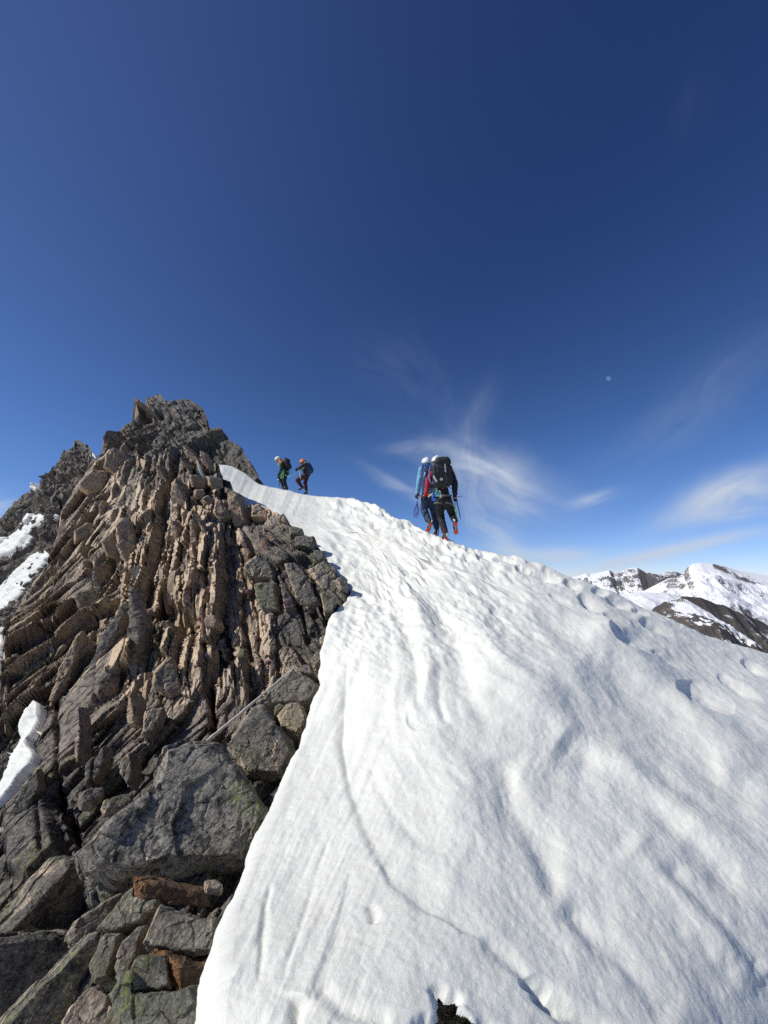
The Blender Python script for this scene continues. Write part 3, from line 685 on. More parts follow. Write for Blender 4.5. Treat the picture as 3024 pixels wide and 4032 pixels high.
def mountain(name, label, crest, dist, front, nx, ny, rough, seed, mat, snowf, lean=0.0, kind='structure', smooth=False):
    """a massif whose crest stands at dist metres; front = (run towards us, drop), real slopes both sides"""
    cu = np.array(crest, float); us = np.linspace(cu[0, 0], cu[-1, 0], nx); vs = np.interp(us, cu[:, 0], cu[:, 1])
    D = interp(dist)(us) if isinstance(dist, list) else np.full(nx, float(dist))
    C = W(us, vs, D); run, drop = front
    t = np.linspace(-0.9, 1, ny)            # -: far side, +: towards the viewer
    tow = -C.copy(); tow[:, 2] = 0; tow /= np.linalg.norm(tow, axis=1, keepdims=True)
    tow = tow + np.array([lean, 0, 0]); 
    G = C[None] + tow[None]*(t[:, None, None]*run)
    prof = np.abs(t)**0.85
    G[..., 2] -= (prof*drop)[:, None]
    Pf = G.reshape(-1, 3); sc = 1.0/run
    dz = (ridged(Pf*np.array([5, 5, 2])*sc, 7, seed, 0.55)-0.35)*drop*rough + fbm(Pf*sc*2.2, 4, seed+5)*drop*rough*0.6
    k = np.clip(np.abs(t)*6, 0.10, 1)[:, None]
    G[..., 2] += dz.reshape(ny, nx)*k
    du = np.gradient(G, axis=1); dv = np.gradient(G, axis=0); n = np.cross(du, dv); n /= np.linalg.norm(n, axis=-1, keepdims=True); n *= np.sign(n[..., 2:3])
    sn = snowf(us[None]+0*t[:, None], t[:, None]+0*us[None], n, G)
    o = mesh_from(name, G, grid_faces(ny, nx), mat, smooth=smooth, attrs={'snow': sn})
    return tag(o, label, None, None, kind)

M_MT = mountain_material("glaciated_rock", (0.17, 0.155, 0.145), 0, 0, 0, 0.006)
M_MTN = mountain_material("near_ridge_rock", (0.105, 0.092, 0.08), 0, 0, 0, 0.02)
# snowy peak at the right
mountain("snow_mountain", "glaciated snow peak with a dark rocky left shoulder on the horizon",
    [(560, 640), (600, 612), (628, 600), (645, 590), (660, 582), (668, 578), (676, 577), (683, 573), (688, 566), (693, 563), (700, 562), (712, 563), (722, 565), (735, 569), (748, 572), (760, 574), (790, 577), (850, 584), (950, 600)],
    7200, (3600, 1500), 420, 230, 0.11, 201, M_MT,
    lambda u, t, n, G: 0.86 + 1.3*(n[..., 2]-0.78) - 0.55*np.exp(-((u-672)/15)**2)*np.exp(-((t-0.03)/0.25)**2) - 0.5*np.exp(-((u-705-t*380)/14)**2)*(t < 0.12)*(t > 0.0)*(u > 712) - 0.35*sm(t, 0.38, 0.6), 0.1)
# jagged range left of it
mountain("jagged_mountain", "jagged snowy rock range rising just beyond the snow ridge",
    [(540, 600), (560, 586), (572, 578), (583, 575), (586, 573), (590, 574), (598, 573), (606, 571), (609, 570), (613, 572), (620, 572), (625, 569), (631, 567), (637, 567), (645, 571), (655, 573), (668, 576), (676, 581), (690, 590), (715, 610)],
    8600, (3000, 1300), 380, 200, 0.20, 207, M_MT,
    lambda u, t, n, G: 0.60 + 1.5*(n[..., 2]-0.80) + 0.25*sm(t, 0.15, 0.3), 0.1)
# blue peak far behind
mountain("distant_mountain", "small blue far peak showing between the two snowy mountains",
    [(620, 590), (640, 580), (652, 575), (660, 573), (668, 571), (676, 571), (684, 574), (692, 578), (710, 590)],
    21000, (6000, 2600), 160, 90, 0.12, 211, M_MT, lambda u, t, n, G: 0.42 + 1.2*(n[..., 2]-0.8))
# glacier basin in front
mountain("glacier", "smooth grey white glacier basin under the jagged range",
    [(520, 618), (560, 606), (600, 596), (640, 592), (668, 593), (690, 598), (720, 610), (780, 640)],
    5600, (2400, 500), 260, 120, 0.16, 215, M_MT, lambda u, t, n, G: 0.80+0*u, smooth=True)
# dark ridge with snow streaks, lower right
mountain("dark_ridge", "dark brown rock ridge with slanting snow streaks at the right edge",
    [(600, 660), (640, 624), (650, 613), (654, 607), (660, 604), (666, 599), (675, 598), (684, 595), (692, 596), (700, 596), (708, 599), (716, 603), (724, 604), (732, 609), (740, 610), (752, 617), (768, 623), (800, 628), (880, 655), (980, 690)],
    2500, (1300, 900), 460, 300, 0.13, 221, M_MTN,
    lambda u, t, n, G: 0.44 + 1.3*(n[..., 2]-0.75) + 0.62*fbm(np.stack([(u-t*300)/9, (u+t*120)/60, 0*u+t*0], -1).reshape(-1, 3), 3, 230).reshape(n.shape[:2]) * sm(u, 655, 680) + 0.14*sm(u, 735, 790) - 0.25*sm(u, 672, 650), 0.6)

# the ground sheet out to the horizon
nr, na = 150, 260
rr_ = np.geomspace(60, 31000, nr); aa = np.linspace(0, 2*np.pi, na)
Gx = rr_[:, None]*np.cos(aa)[None]; Gy = rr_[:, None]*np.sin(aa)[None]
base = -35 - 1150*(1-np.exp(-(rr_/1500)))[:, None] + 0*aa[None]
Pf = np.stack([Gx, Gy, 0*Gx], -1).reshape(-1, 3)
hz = (ridged(Pf/4200, 6, 301, 0.52).reshape(nr, na)-0.25)*1150*sm(rr_, 900, 6000)[:, None]
hz = np.minimum(hz, 1250)
base = base + hz
base += np.random.default_rng(3).normal(0, 1, base.shape)*0
kcurv = -(rr_**2/(2*6371000))[:, None]
GG = np.stack([Gx, Gy, base+kcurv], -1)
du = np.gradient(GG, axis=1); dv = np.gradient(GG, axis=0); n = np.cross(du, dv); n /= np.linalg.norm(n, axis=-1, keepdims=True)+1e-9; n *= np.sign(n[..., 2:3])
sn = 0.35 + 1.2*(n[..., 2]-0.8) + (GG[..., 2]+700)/900
gr = mesh_from("ground", GG, grid_faces(nr, na), M_MT, attrs={'snow': sn})
tag(gr, "far alpine terrain of valleys and snowy heights below the ridge", None, None, 'structure')

# ------------------------------------------------------------------ loose and standing rocks
def remeshed(bm, voxel):
    me = bpy.data.meshes.new("tmp"); bm.to_mesh(me); bm.free()
    o = bpy.data.objects.new("tmp", me); COL.objects.link(o)
    md = o.modifiers.new("r", 'REMESH'); md.mode = 'VOXEL'; md.voxel_size = voxel; md.adaptivity = 0.0
    dg = bpy.context.evaluated_depsgraph_get(); dg.update()
    ev = o.evaluated_get(dg).to_mesh()
    n = len(ev.vertices); V = np.zeros(n*3, np.float32); ev.vertices.foreach_get('co', V)
    N = np.zeros(n*3, np.float32); ev.vertices.foreach_get('normal', N)
    nf = len(ev.polygons); F = np.zeros(nf*4, np.int32)
    if len(ev.loops) != nf*4: raise RuntimeError('remesh not quads')
    ev.loops.foreach_get('vertex_index', F)
    o.evaluated_get(dg).to_mesh_clear()
    bpy.data.objects.remove(o); bpy.data.meshes.remove(me)
    return V.reshape(-1, 3).astype(float), N.reshape(-1, 3).astype(float), F.reshape(-1, 4)

def outline_rock(name, pts, off, tilt, thick, mat, label=None, cat=None, parent=None, group=None, seed=1, bevel=0.16, rough=1.0, depth=None, kind=None):
    pts = np.array(pts, float); c = pts.mean(0)
    d0 = (depth if depth else float(dA(c[0], c[1]))) - off
    P0 = W(c[0], c[1], d0); n = -P0/np.linalg.norm(P0) + np.array([tilt[0], 0, tilt[1]]); n /= np.linalg.norm(n)
    q = []
    m = len(pts)
    for i in range(m):                       # broken outline: a jog in the middle of every edge
        a, b = pts[i], pts[(i+1) % m]; q.append(a)
        L_ = np.hypot(*(b-a)); nn = np.array([b[1]-a[1], a[0]-b[0]])/(L_+1e-6)
        q.append(a + (b-a)*(0.35+0.3*rng.random()) + nn*rng.normal(0, 0.035)*L_)
    q = np.array(q); r = W(q[:, 0], q[:, 1], np.ones(len(q)))
    out = r*((P0@n)/(r@n))[:, None]
    inner = P0 + (out-P0)*(1-bevel) + n*thick*0.22
    back = P0 + (out-P0)*1.04 - n*thick + np.array([0, 0, -0.15*thick])
    bm = bmesh.new()
    rings = [[bm.verts.new(p) for p in R_] for R_ in (inner, out, back)]
    k = len(q); bm.faces.new(rings[0]); bm.faces.new(rings[2][::-1])
    for a_, b_ in ((0, 1), (1, 2)):
        for i in range(k):
            j = (i+1) % k; bm.faces.new([rings[a_][i], rings[b_][i], rings[b_][j], rings[a_][j]])
    bmesh.ops.recalc_face_normals(bm, faces=bm.faces)
    size = np.linalg.norm(out-P0, axis=1).mean()
    vx = max(size/60, d0*1.25/384)
    V, N, F = remeshed(bm, vx)
    B = basis(25+20*math.sin(seed), 30*math.cos(seed), 10)
    h, cr_, _, _ = blocks(V+seed*3.7, B, (size*0.8, size*0.9, size*0.55), seed+300, 0.2, 1.3)
    h2, c2, _, _ = blocks(V+seed*1.7, B, (size*0.25, size*0.4, size*0.22), seed+310, 0.3, 1.3)
    dsp = (h*size*0.07 + h2*size*0.022 - c2*size*0.006 + fbm(V/size*2.5+seed, 5, seed, 0.55)*size*0.022)*rough
    V = V + N*dsp[:, None]
    o0 = P0 - n*thick*0.5
    o = mesh_from(name, V-o0, F, mat, parent=parent); o.location = Vector(o0)
    if parent is None: tag(o, label, cat, group, kind)
    return o

c5 = lambda L: [(x*0.1378, 795.4+y*0.1378) for x, y in L]
c4 = lambda L: [(152.4+x*0.1225, 584.1+y*0.1225) for x, y in L]
c2 = lambda L: [(152.4+x*0.1225, 381+y*0.1225) for x, y in L]
c1 = lambda L: [(x*0.10716, 381+y*0.10716) for x, y in L]
c3 = lambda L: [(x*0.10716, 584.1+y*0.10716) for x, y in L]

# the jumble of boulders at the lower left: things of their own
BOULD = [
 ("boulder", c5([(-300, 1120), (0, 1000), (320, 640), (480, 490), (560, 465), (640, 500), (640, 590), (600, 790), (500, 985), (180, 975)]), 0.25, (0.75, -0.35), 0.30, M_BLOCK, "big dark overhanging boulder with a sunlit upper edge at the left border", 1),
 ("boulder", c5([(-300, 1050), (290, 1000), (495, 1000), (520, 1050), (570, 1085), (400, 1230), (200, 1430), (0, 1640), (-300, 1800)]), 0.22, (0.55, -0.25), 0.35, M_BLOCK, "dark shaded boulder under the overhanging one at the left border", 2),
 ("rock_slab", c5([(-60, 1760), (60, 1600), (180, 1470), (300, 1340), (400, 1270), (570, 1090), (700, 985), (760, 990), (700, 1120), (640, 1240), (580, 1330), (540, 1480), (430, 1700), (380, 1800)]), 0.52, (0.30, 0.0), 0.28, M_BLOCK, "long grey slab with dark specks leaning up from the bottom left corner", 3),
 ("boulder", c5([(500, 990), (550, 900), (640, 840), (760, 760), (900, 690), (880, 770), (740, 960), (590, 1080), (520, 1050)]), 0.40, (0.15, 0.1), 0.22, M_BLOCK, "angular dark boulder above the tip of the long grey slab", 4),
 ("stone", c5([(700, 660), (750, 610), (850, 590), (875, 640), (830, 740), (760, 755), (715, 720)]), 0.38, (-0.2, 0.2), 0.14, M_GREEN, "small stone with yellow green lichen below the big slab face", 5),
 ("stone", c5([(650, 610), (700, 560), (770, 545), (795, 590), (730, 630), (670, 650)]), 0.30, (0.5, -0.2), 0.14, M_BLOCK, "dark rounded stone wedged above the small lichened stone", 6),
 ("boulder", c5([(700, 975), (820, 850), (940, 690), (1010, 625), (985, 740), (1170, 765), (1165, 830), (1040, 930), (880, 990), (760, 995)]), 0.52, (-0.30, 0.15), 0.30, M_GREEN, "angular boulder crusted with green lichen under the rust coloured slab", 7),
 ("rock_slab", c5([(760, 1000), (800, 1005), (885, 1000), (835, 1200), (800, 1330), (700, 1380), (650, 1240)]), 0.46, (-0.35, 0.0), 0.25, M_GREEN, "narrow lichened slab standing between the long grey slab and the grey blocks", 8),
 ("rock_slab", c5([(985, 620), (1100, 610), (1260, 640), (1490, 680), (1520, 800), (1300, 785), (1170, 765), (980, 735)]), 0.42, (0.1, -0.25), 0.20, M_ORANGE, "rust orange slab lying beneath the big grey face", 9),
 ("boulder", c5([(1165, 800), (1300, 850), (1420, 885), (1620, 900), (1600, 1160), (1480, 1160), (1270, 1150), (1100, 1120), (1030, 1080), (1080, 960)]), 0.45, (-0.30, 0.15), 0.35, M_BLOCK, "square grey block leaning against the snow edge, below the rust slab", 10),
 ("rock_slab", c5([(890, 1060), (1000, 960), (1060, 940), (1020, 1060), (1000, 1180), (960, 1230), (940, 1290), (860, 1320), (835, 1250)]), 0.42, (-0.35, -0.0), 0.16, M_BLOCK, "thin smooth grey slab on edge left of the square block", 11),
 ("boulder", c5([(980, 1190), (1020, 1160), (1230, 1165), (1250, 1400), (1160, 1440), (960, 1450), (940, 1300)]), 0.48, (-0.15, 0.15), 0.30, M_BLOCK, "grey block directly under the square block", 12),
 ("boulder", c5([(870, 1300), (950, 1290), (960, 1440), (1160, 1430), (1430, 1400), (1560, 1700), (1400, 1800), (900, 1800), (830, 1560), (800, 1450)]), 0.42, (-0.2, 0.2), 0.35, M_GREEN, "large boulder spotted with bright green lichen at the bottom edge", 13),
 ("boulder", c5([(400, 1800), (440, 1659), (500, 1560), (650, 1390), (720, 1400), (790, 1470), (880, 1640), (930, 1800)]), 0.5, (-0.15, 0.35), 0.3, M_PINK, "pale pinkish pointed boulder at the bottom edge", 14),
 ("boulder", c5([(1245, 1175), (1620, 1175), (1640, 1400), (1430, 1420), (1245, 1400)]), 0.30, (0.5, -0.45), 0.28, M_ORANGE, "brown shaded boulder between the grey block and the snow", 15),
 ("stone", c5([(1480, 620), (1560, 610), (1620, 650), (1600, 690), (1500, 680)]), 0.55, (0, 0.2), 0.1, M_PINK, "small pale stone on top of the rust slab beside the snow", 16),
 ("boulder", c4([(1020, 1070), (1080, 1000), (1200, 960), (1230, 1000), (1275, 1090), (1235, 1200), (1200, 1245), (1060, 1200)]), 0.42, (-0.35, 0.45), 0.35, M_PINK, "pale blocky boulder resting in the gap beside the snow edge", 17),
 ("stone", c4([(1000, 1000), (1040, 975), (1090, 990), (1060, 1020), (1020, 1060), (995, 1040)]), 0.25, (0, 0.2), 0.12, M_BLOCK, "small dark stone behind the pale blocky boulder", 18),
 ("boulder", c4([(690, 1190), (820, 1000), (900, 990), (980, 1110), (1130, 1260), (1175, 1390), (1060, 1595), (780, 1575), (660, 1400), (600, 1300)]), 0.45, (-0.15, 0.15), 0.5, M_BLOCK, "big rounded grey boulder below the pale blocky one", 19),
 ("rock_slab", c4([(850, 965), (1000, 820), (1150, 695), (1280, 760), (1375, 830), (1310, 950), (1240, 990), (1000, 990)]), 0.32, (-0.1, 0.35), 0.30, M_BLOCK, "smooth grey slab with a pale slanting strip of painted sunlight along its upper edge", 20),
 ("boulder", [(153, 790), (163, 765), (165, 748), (189, 741), (214, 743), (231, 760), (238, 765), (252, 784), (264, 800), (272, 815), (262, 850), (245, 868), (222, 868), (190, 871), (165, 868), (138, 881), (110, 882), (88, 876), (77, 855), (96, 836), (132, 808)], 0.50, (0.0, 0.30), 0.8, M_MOTTLE, "largest grey boulder, its broad face mottled with dark lichen", 21),
 ("rock_slab", c4([(10, 720), (120, 580), (190, 650), (240, 800), (250, 900), (150, 920), (60, 860), (0, 820)]), 0.3, (-0.1, 0.15), 0.3, M_SLAB, "brown edged block on the ledge left of the dark crevice", 22),
 ("boulder", c4([(420, 300), (450, 250), (520, 255), (545, 310), (520, 360), (440, 365)]), 0.35, (-0.4, 0.2), 0.3, M_SLAB, "tan boulder beside the dark triangular hollow", 23),
 ("boulder", c4([(1370, 500), (1365, 440), (1440, 400), (1440, 470), (1420, 515)]), 0.45, (-0.3, 0.2), 0.25, M_SLAB, "tan stone poking out under the icicled snow lip", 24),
 ("boulder", c4([(1290, 640), (1330, 570), (1400, 520), (1425, 530), (1370, 640), (1330, 690)]), 0.42, (-0.2, 0.3), 0.25, M_BLOCK, "grey stone touching the snow just below the tan one", 25),
 ("stone", c4([(1190, 690), (1240, 655), (1300, 670), (1325, 740), (1260, 745), (1210, 720)]), 0.32, (-0.2, 0.3), 0.2, M_BLOCK, "loose grey stone above the pale-edged slab", 26),
 ("boulder", c3([(735, 1980), (780, 1930), (960, 1900), (970, 1960), (870, 2060), (770, 2050)]), 0.28, (0.1, 0.3), 0.2, M_PINK, "flat pale boulder perched on the left ledge", 27),
 ("boulder", c3([(960, 2020), (1120, 1970), (1250, 1950), (1230, 2080), (1100, 2110), (990, 2100)]), 0.33, (0.1, 0.3), 0.2, M_BLOCK, "grey boulder right of the flat pale one on the left ledge", 28),
 ("stone", c5([(700, 280), (730, 235), (800, 215), (770, 270), (715, 300)]), 0.3, (0, 0.2), 0.12, M_PINK, "small pale stone lying in the scree above the big slab face", 29),
 ("stone", c2([(1010, 1115), (1070, 1080), (1110, 1140), (1090, 1165), (1040, 1140)]), 0.45, (-0.3, 0.3), 0.2, M_SLAB, "pointed brown stone standing at the snow edge below the far climbers", 30),
 ("boulder", c2([(1115, 1195), (1160, 1187), (1230, 1210), (1200, 1265), (1120, 1260)]), 0.45, (-0.2, 0.3), 0.3, M_BLOCK, "dark boulder below the pointed brown stone at the snow edge", 31),
 ("boulder", c2([(1150, 1275), (1230, 1262), (1320, 1265), (1335, 1310), (1300, 1370), (1180, 1350)]), 0.42, (-0.2, 0.3), 0.3, M_BLOCK, "flat dark boulder jutting into the snow halfway down its curve", 32),
 ("boulder", c2([(1310, 1375), (1390, 1380), (1415, 1440), (1370, 1485), (1325, 1450)]), 0.40, (-0.2, 0.3), 0.3, M_BLOCK, "rounded dark boulder just above the rocky nose in the snow", 33),
 ("stone", c2([(1500, 1610), (1550, 1590), (1600, 1660), (1595, 1730), (1540, 1700)]), 0.32, (0.2, 0.2), 0.2, M_BLOCK, "loose flake at the tip of the rocky nose in the snow", 34),
]
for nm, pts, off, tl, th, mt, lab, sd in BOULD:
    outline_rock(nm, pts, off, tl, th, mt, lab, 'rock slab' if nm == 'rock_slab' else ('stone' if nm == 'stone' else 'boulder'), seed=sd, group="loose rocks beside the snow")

# standing plates and blocks of the face: parts of the cliff
PL = [(c2(L), o, tl, th) for L, o, tl, th in [
 ([(190, 790), (160, 830), (150, 920), (170, 1000), (220, 1050), (270, 1040), (290, 1000), (230, 850)], .55, (-.5, 0), .4),
 ([(590, 865), (610, 930), (620, 990), (640, 1050), (660, 1170), (720, 1230), (770, 1180), (750, 1050), (700, 920)], .5, (-.4, .1), .4),
 ([(320, 1120), (310, 1200), (310, 1380), (380, 1490), (400, 1450), (350, 1180)], .45, (-.5, 0), .3), ([(350, 1090), (380, 1160), (430, 1290), (450, 1500), (540, 1500), (520, 1350), (430, 1200)], .5, (-.4, 0), .3),
 ([(520, 950), (500, 1040), (510, 1090), (560, 1170), (640, 1110), (600, 1010)], .35, (-.2, .2), .4), ([(165, 1130), (150, 1230), (180, 1290), (215, 1300), (210, 1190)], .5, (-.5, 0), .3),
 ([(735, 1250), (730, 1290), (750, 1420), (790, 1470), (800, 1400), (770, 1300)], .4, (-.5, 0), .25), ([(860, 1240), (870, 1310), (900, 1360), (980, 1440), (1070, 1470), (1000, 1380), (930, 1290)], .4, (-.4, 0), .25),
 ([(890, 1220), (960, 1300), (1080, 1420), (1090, 1380), (980, 1260)], .5, (-.4, .1), .2), ([(30, 680), (60, 800), (110, 820), (120, 790), (60, 700)], .6, (-.5, 0), .4),
 ([(230, 610), (240, 700), (290, 710), (300, 680)], .7, (-.5, 0), .4), ([(305, 760), (320, 870), (440, 880), (460, 830), (430, 780)], .5, (0, -.1), .5),
 ([(450, 775), (460, 850), (500, 900), (580, 870), (570, 800)], .55, (0.2, -.2), .5), ([(340, 890), (340, 960), (390, 970), (430, 930), (420, 880)], .35, (0, 0), .4),
 ([(400, 960), (450, 930), (500, 960), (500, 1010), (430, 1000)], .35, (.1, .1), .4), ([(770, 1490), (850, 1420), (960, 1480), (1020, 1640), (860, 1620), (780, 1590), (740, 1530)], .3, (-.2, .25), .4),
 ([(830, 1650), (1010, 1650), (1045, 1890), (900, 1880), (840, 1740)], .3, (-.25, .25), .4), ([(1080, 1480), (1160, 1470), (1250, 1540), (1290, 1640), (1380, 1830), (1290, 1880), (1180, 1800), (1100, 1600)], .3, (-.2, .3), .4),
 ([(1370, 1725), (1500, 1785), (1470, 1880), (1400, 1900)], .32, (-.1, .2), .3), ([(1270, 1530), (1400, 1460), (1480, 1560), (1530, 1700), (1500, 1770), (1370, 1700)], .28, (-.1, .3), .4),
 ([(810, 1020), (870, 1000), (940, 1060), (950, 1140), (890, 1130), (810, 1110)], .4, (-.2, .3), .3), ([(560, 960), (700, 1000), (830, 1100), (760, 1200), (640, 1100)], .1, (-.2, .3), .3),
 ([(1040, 1640), (1090, 1660), (1170, 1860), (1080, 1880)], .26, (-.2, .2), .3), ([(0, 960), (30, 900), (60, 1000), (40, 1100), (0, 1100)], .5, (-.5, 0), .3), ([(380, 560), (430, 590), (480, 700), (470, 740), (410, 680)], .7, (-.4, 0), .3), ([(250, 520), (330, 580), (420, 700), (430, 740), (330, 660), (250, 580)], .8, (-.3, .1), .3)]]
PL += [(c3(L), o, tl, th) for L, o, tl, th in [
 ([(1215, 20), (1230, 300), (1215, 560), (1215, 800), (1240, 930), (1310, 1000), (1320, 700), (1330, 330), (1260, 60)], .55, (-.6, 0), .3), ([(1215, 1000), (1205, 1200), (1215, 1330), (1280, 1320), (1250, 1060)], .45, (-.6, 0), .25),
 ([(730, 1120), (740, 1400), (715, 1650), (740, 1700), (770, 1500), (765, 1180)], .4, (-.6, 0), .2), ([(480, 1060), (520, 930), (720, 480), (770, 430), (720, 700), (560, 1010), (470, 1200)], .35, (-.4, .1), .3),
 ([(720, 900), (940, 540), (1180, 150), (1210, 220), (1000, 640), (760, 930)], .45, (-.4, .2), .3), ([(700, 80), (720, 200), (800, 300), (900, 250), (920, 100), (850, 30)], .4, (0, 0), .4),
 ([(100, 2110), (260, 1830), (370, 1700), (380, 1900), (260, 2130)], .3, (-.3, .15), .25), ([(1110, 1700), (1230, 1560), (1250, 1760), (1200, 1900), (1150, 1800)], .35, (-.4, .1), .25), ([(1330, 1400), (1350, 1180), (1540, 1150), (1500, 1280), (1440, 1400)], .3, (-.2, .3), .3),
 ([(980, 1500), (1000, 1620), (880, 1870), (870, 1800), (900, 1640)], .35, (-.4, 0), .2), ([(800, 1700), (880, 1600), (860, 1800), (800, 1900)], .35, (-.4, 0), .2)]]
PL += [(c1(L), o, tl, th) for L, o, tl, th in [
 ([(1070, 1340), (1140, 1270), (1230, 1280), (1280, 1500), (1280, 1700), (1190, 1740), (1100, 1560)], .6, (-.1, .1), .5), ([(720, 960), (860, 820), (1010, 850), (990, 1000), (900, 1060), (740, 1000)], .6, (-.1, .1), .6),
 ([(980, 700), (1060, 620), (1240, 700), (1240, 900), (1060, 880), (960, 800)], .7, (-.2, .1), .7), ([(880, 1700), (900, 1760), (960, 1950), (930, 2060), (870, 1880)], .5, (-.5, 0), .3),
 ([(690, 1400), (800, 1320), (870, 1330), (850, 1450), (700, 1500)], .5, (0, .2), .4), ([(930, 1150), (960, 1110), (960, 1260), (930, 1310)], .6, (-.6, 0), .3), ([(940, 1480), (1050, 1400), (1130, 1680), (1000, 1640)], .5, (0, 0), .4)]]
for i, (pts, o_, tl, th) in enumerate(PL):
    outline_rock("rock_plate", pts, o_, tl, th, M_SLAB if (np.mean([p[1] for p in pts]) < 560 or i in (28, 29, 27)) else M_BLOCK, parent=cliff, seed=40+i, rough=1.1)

# small plates and wedges between them: shared meshes, alike pieces
def wedge_mesh(seed, mat):
    r = random.Random(seed); bm = bmesh.new()
    n = r.choice((4, 5, 6)); prof = []; sl = r.uniform(-0.35, 0.25)
    for i in range(n):
        a = 2*math.pi*i/n + r.uniform(-.25, .25); prof.append((math.cos(a)*r.uniform(.7, 1.1), math.sin(a)*r.uniform(.7, 1.1)))
    rings = []
    for z, s_, jx in ((-1.0, 0.95, 0), (-0.2, 1.0, .08), (0.5, 0.92, .08), (0.85, 0.66, .1)):
        sx = r.uniform(-jx, jx)*2
        rings.append([bm.verts.new((x*s_*r.uniform(.88, 1.1)+sx, y*s_*r.uniform(.88, 1.1), z+r.uniform(-.12, .12)+x*sl*(0.2+max(z, 0)))) for x, y in prof])
    for a, b in zip(rings, rings[1:]):
        for i in range(n):
            j = (i+1) % n; bm.faces.new((a[i], a[j], b[j], b[i]))
    bm.faces.new(rings[-1]); bm.faces.new(rings[0][::-1])
    bmesh.ops.recalc_face_normals(bm, faces=bm.faces)
    me = bpy.data.meshes.new("rock_wedge"); bm.to_mesh(me); bm.free(); me.materials.append(mat); return me
WM = [wedge_mesh(i, M_SLAB) for i in range(7)] + [wedge_mesh(20+i, M_BLOCK) for i in range(6)]
cnt = 0
Gbase = P2
while cnt < 130:
    reg = rng.random()
    if reg < 0.62: u, v = rng.uniform(108, 268), rng.uniform(462, 690)
    elif reg < 0.85: u, v = rng.uniform(2, 120), rng.uniform(500, 830)
    else: u, v = rng.uniform(110, 300), rng.uniform(640, 800)
    if v < interp(topA)(u)+8: continue
    i = int(round((1130-v)/(1130-float(interp(topA)(u)))*(NY-1))); 
    j = int(np.argmin(np.abs(uA[i]-u))); p = P2[i*NX+j]; d = float(dA(u, v))
    pil = reg < 0.62
    me = WM[rng.integers(0, 7)] if (pil and rng.random() < 0.8) else WM[rng.integers(7, 13)]
    o = bpy.data.objects.new("rock_wedge", me); COL.objects.link(o); o.parent = cliff
    L_ = d*rng.uniform(0.016, 0.042)*(1.15 if pil else 0.8)
    o.scale = (L_*rng.uniform(0.22, 0.42), L_*rng.uniform(0.4, 0.8), L_)
    lean = rng.normal(-9, 7) if pil else rng.normal(32, 12)
    o.rotation_euler = Matrix.Rotation(math.radians(rng.uniform(-25, 50)), 3, 'Z').to_4x4().to_3x3().to_euler()
    o.rotation_euler = (Matrix.Rotation(math.radians(lean), 3, 'Y') @ Matrix.Rotation(math.radians(rng.uniform(-18, 8)), 3, 'X') @ Matrix.Rotation(math.radians(rng.uniform(-30, 45)), 3, 'Z')).to_euler()
    o.location = Vector(p - np.array([0, 0, 0.55*L_]) + p/np.linalg.norm(p)*0.12*L_); cnt += 1

# pale strip along the slab: its sunlit edge, put in as a shape
def tube(pts, r, sides=6, closed=False):
    pts = [Vector(p) for p in pts]; n = len(pts); V = []; F = []
    up = Vector((0.13, 0.2, 1)).normalized()
    for i, p in enumerate(pts):
        a = pts[(i-1) % n] if (closed or i > 0) else p; b = pts[(i+1) % n] if (closed or i < n-1) else p
        t = (b-a).normalized(); x = t.cross(up)
        if x.length < 1e-3: x = t.cross(Vector((1, 0, 0)))
        x.normalize(); y = t.cross(x); rr = r[i] if isinstance(r, (list, tuple)) else r
        for k in range(sides):
            an = 2*math.pi*k/sides; V.append(p + (x*math.cos(an)+y*math.sin(an))*rr)
    m = n if closed else n-1
    for i in range(m):
        for k in range(sides):
            k2 = (k+1) % sides; i2 = (i+1) % n
            F.append((i*sides+k, i*sides+k2, i2*sides+k2, i2*sides+k))
    return V, F
M_SUNLIT_EDGE = flat_mat("sunlit_edge_pale", (0.62, 0.58, 0.50), 0.7, 0.35, 30)  # pale tone stands for sunlight on the slab edge
vp = []
for k in range(26):
    t = k/25; u, v = c4([(440+710*t, 1290-600*t)])[0]
    vp.append(W(u, v+rng.normal(0, .25), float(dA(u, v))-(0.55-0.2*t)-0.05))
V_, F_ = tube(vp, [0.014+0.006*rng.random() for _ in vp], 5)
mesh_from("sunlit_edge_strip", [tuple(p) for p in V_], F_, M_SUNLIT_EDGE, parent=cliff)

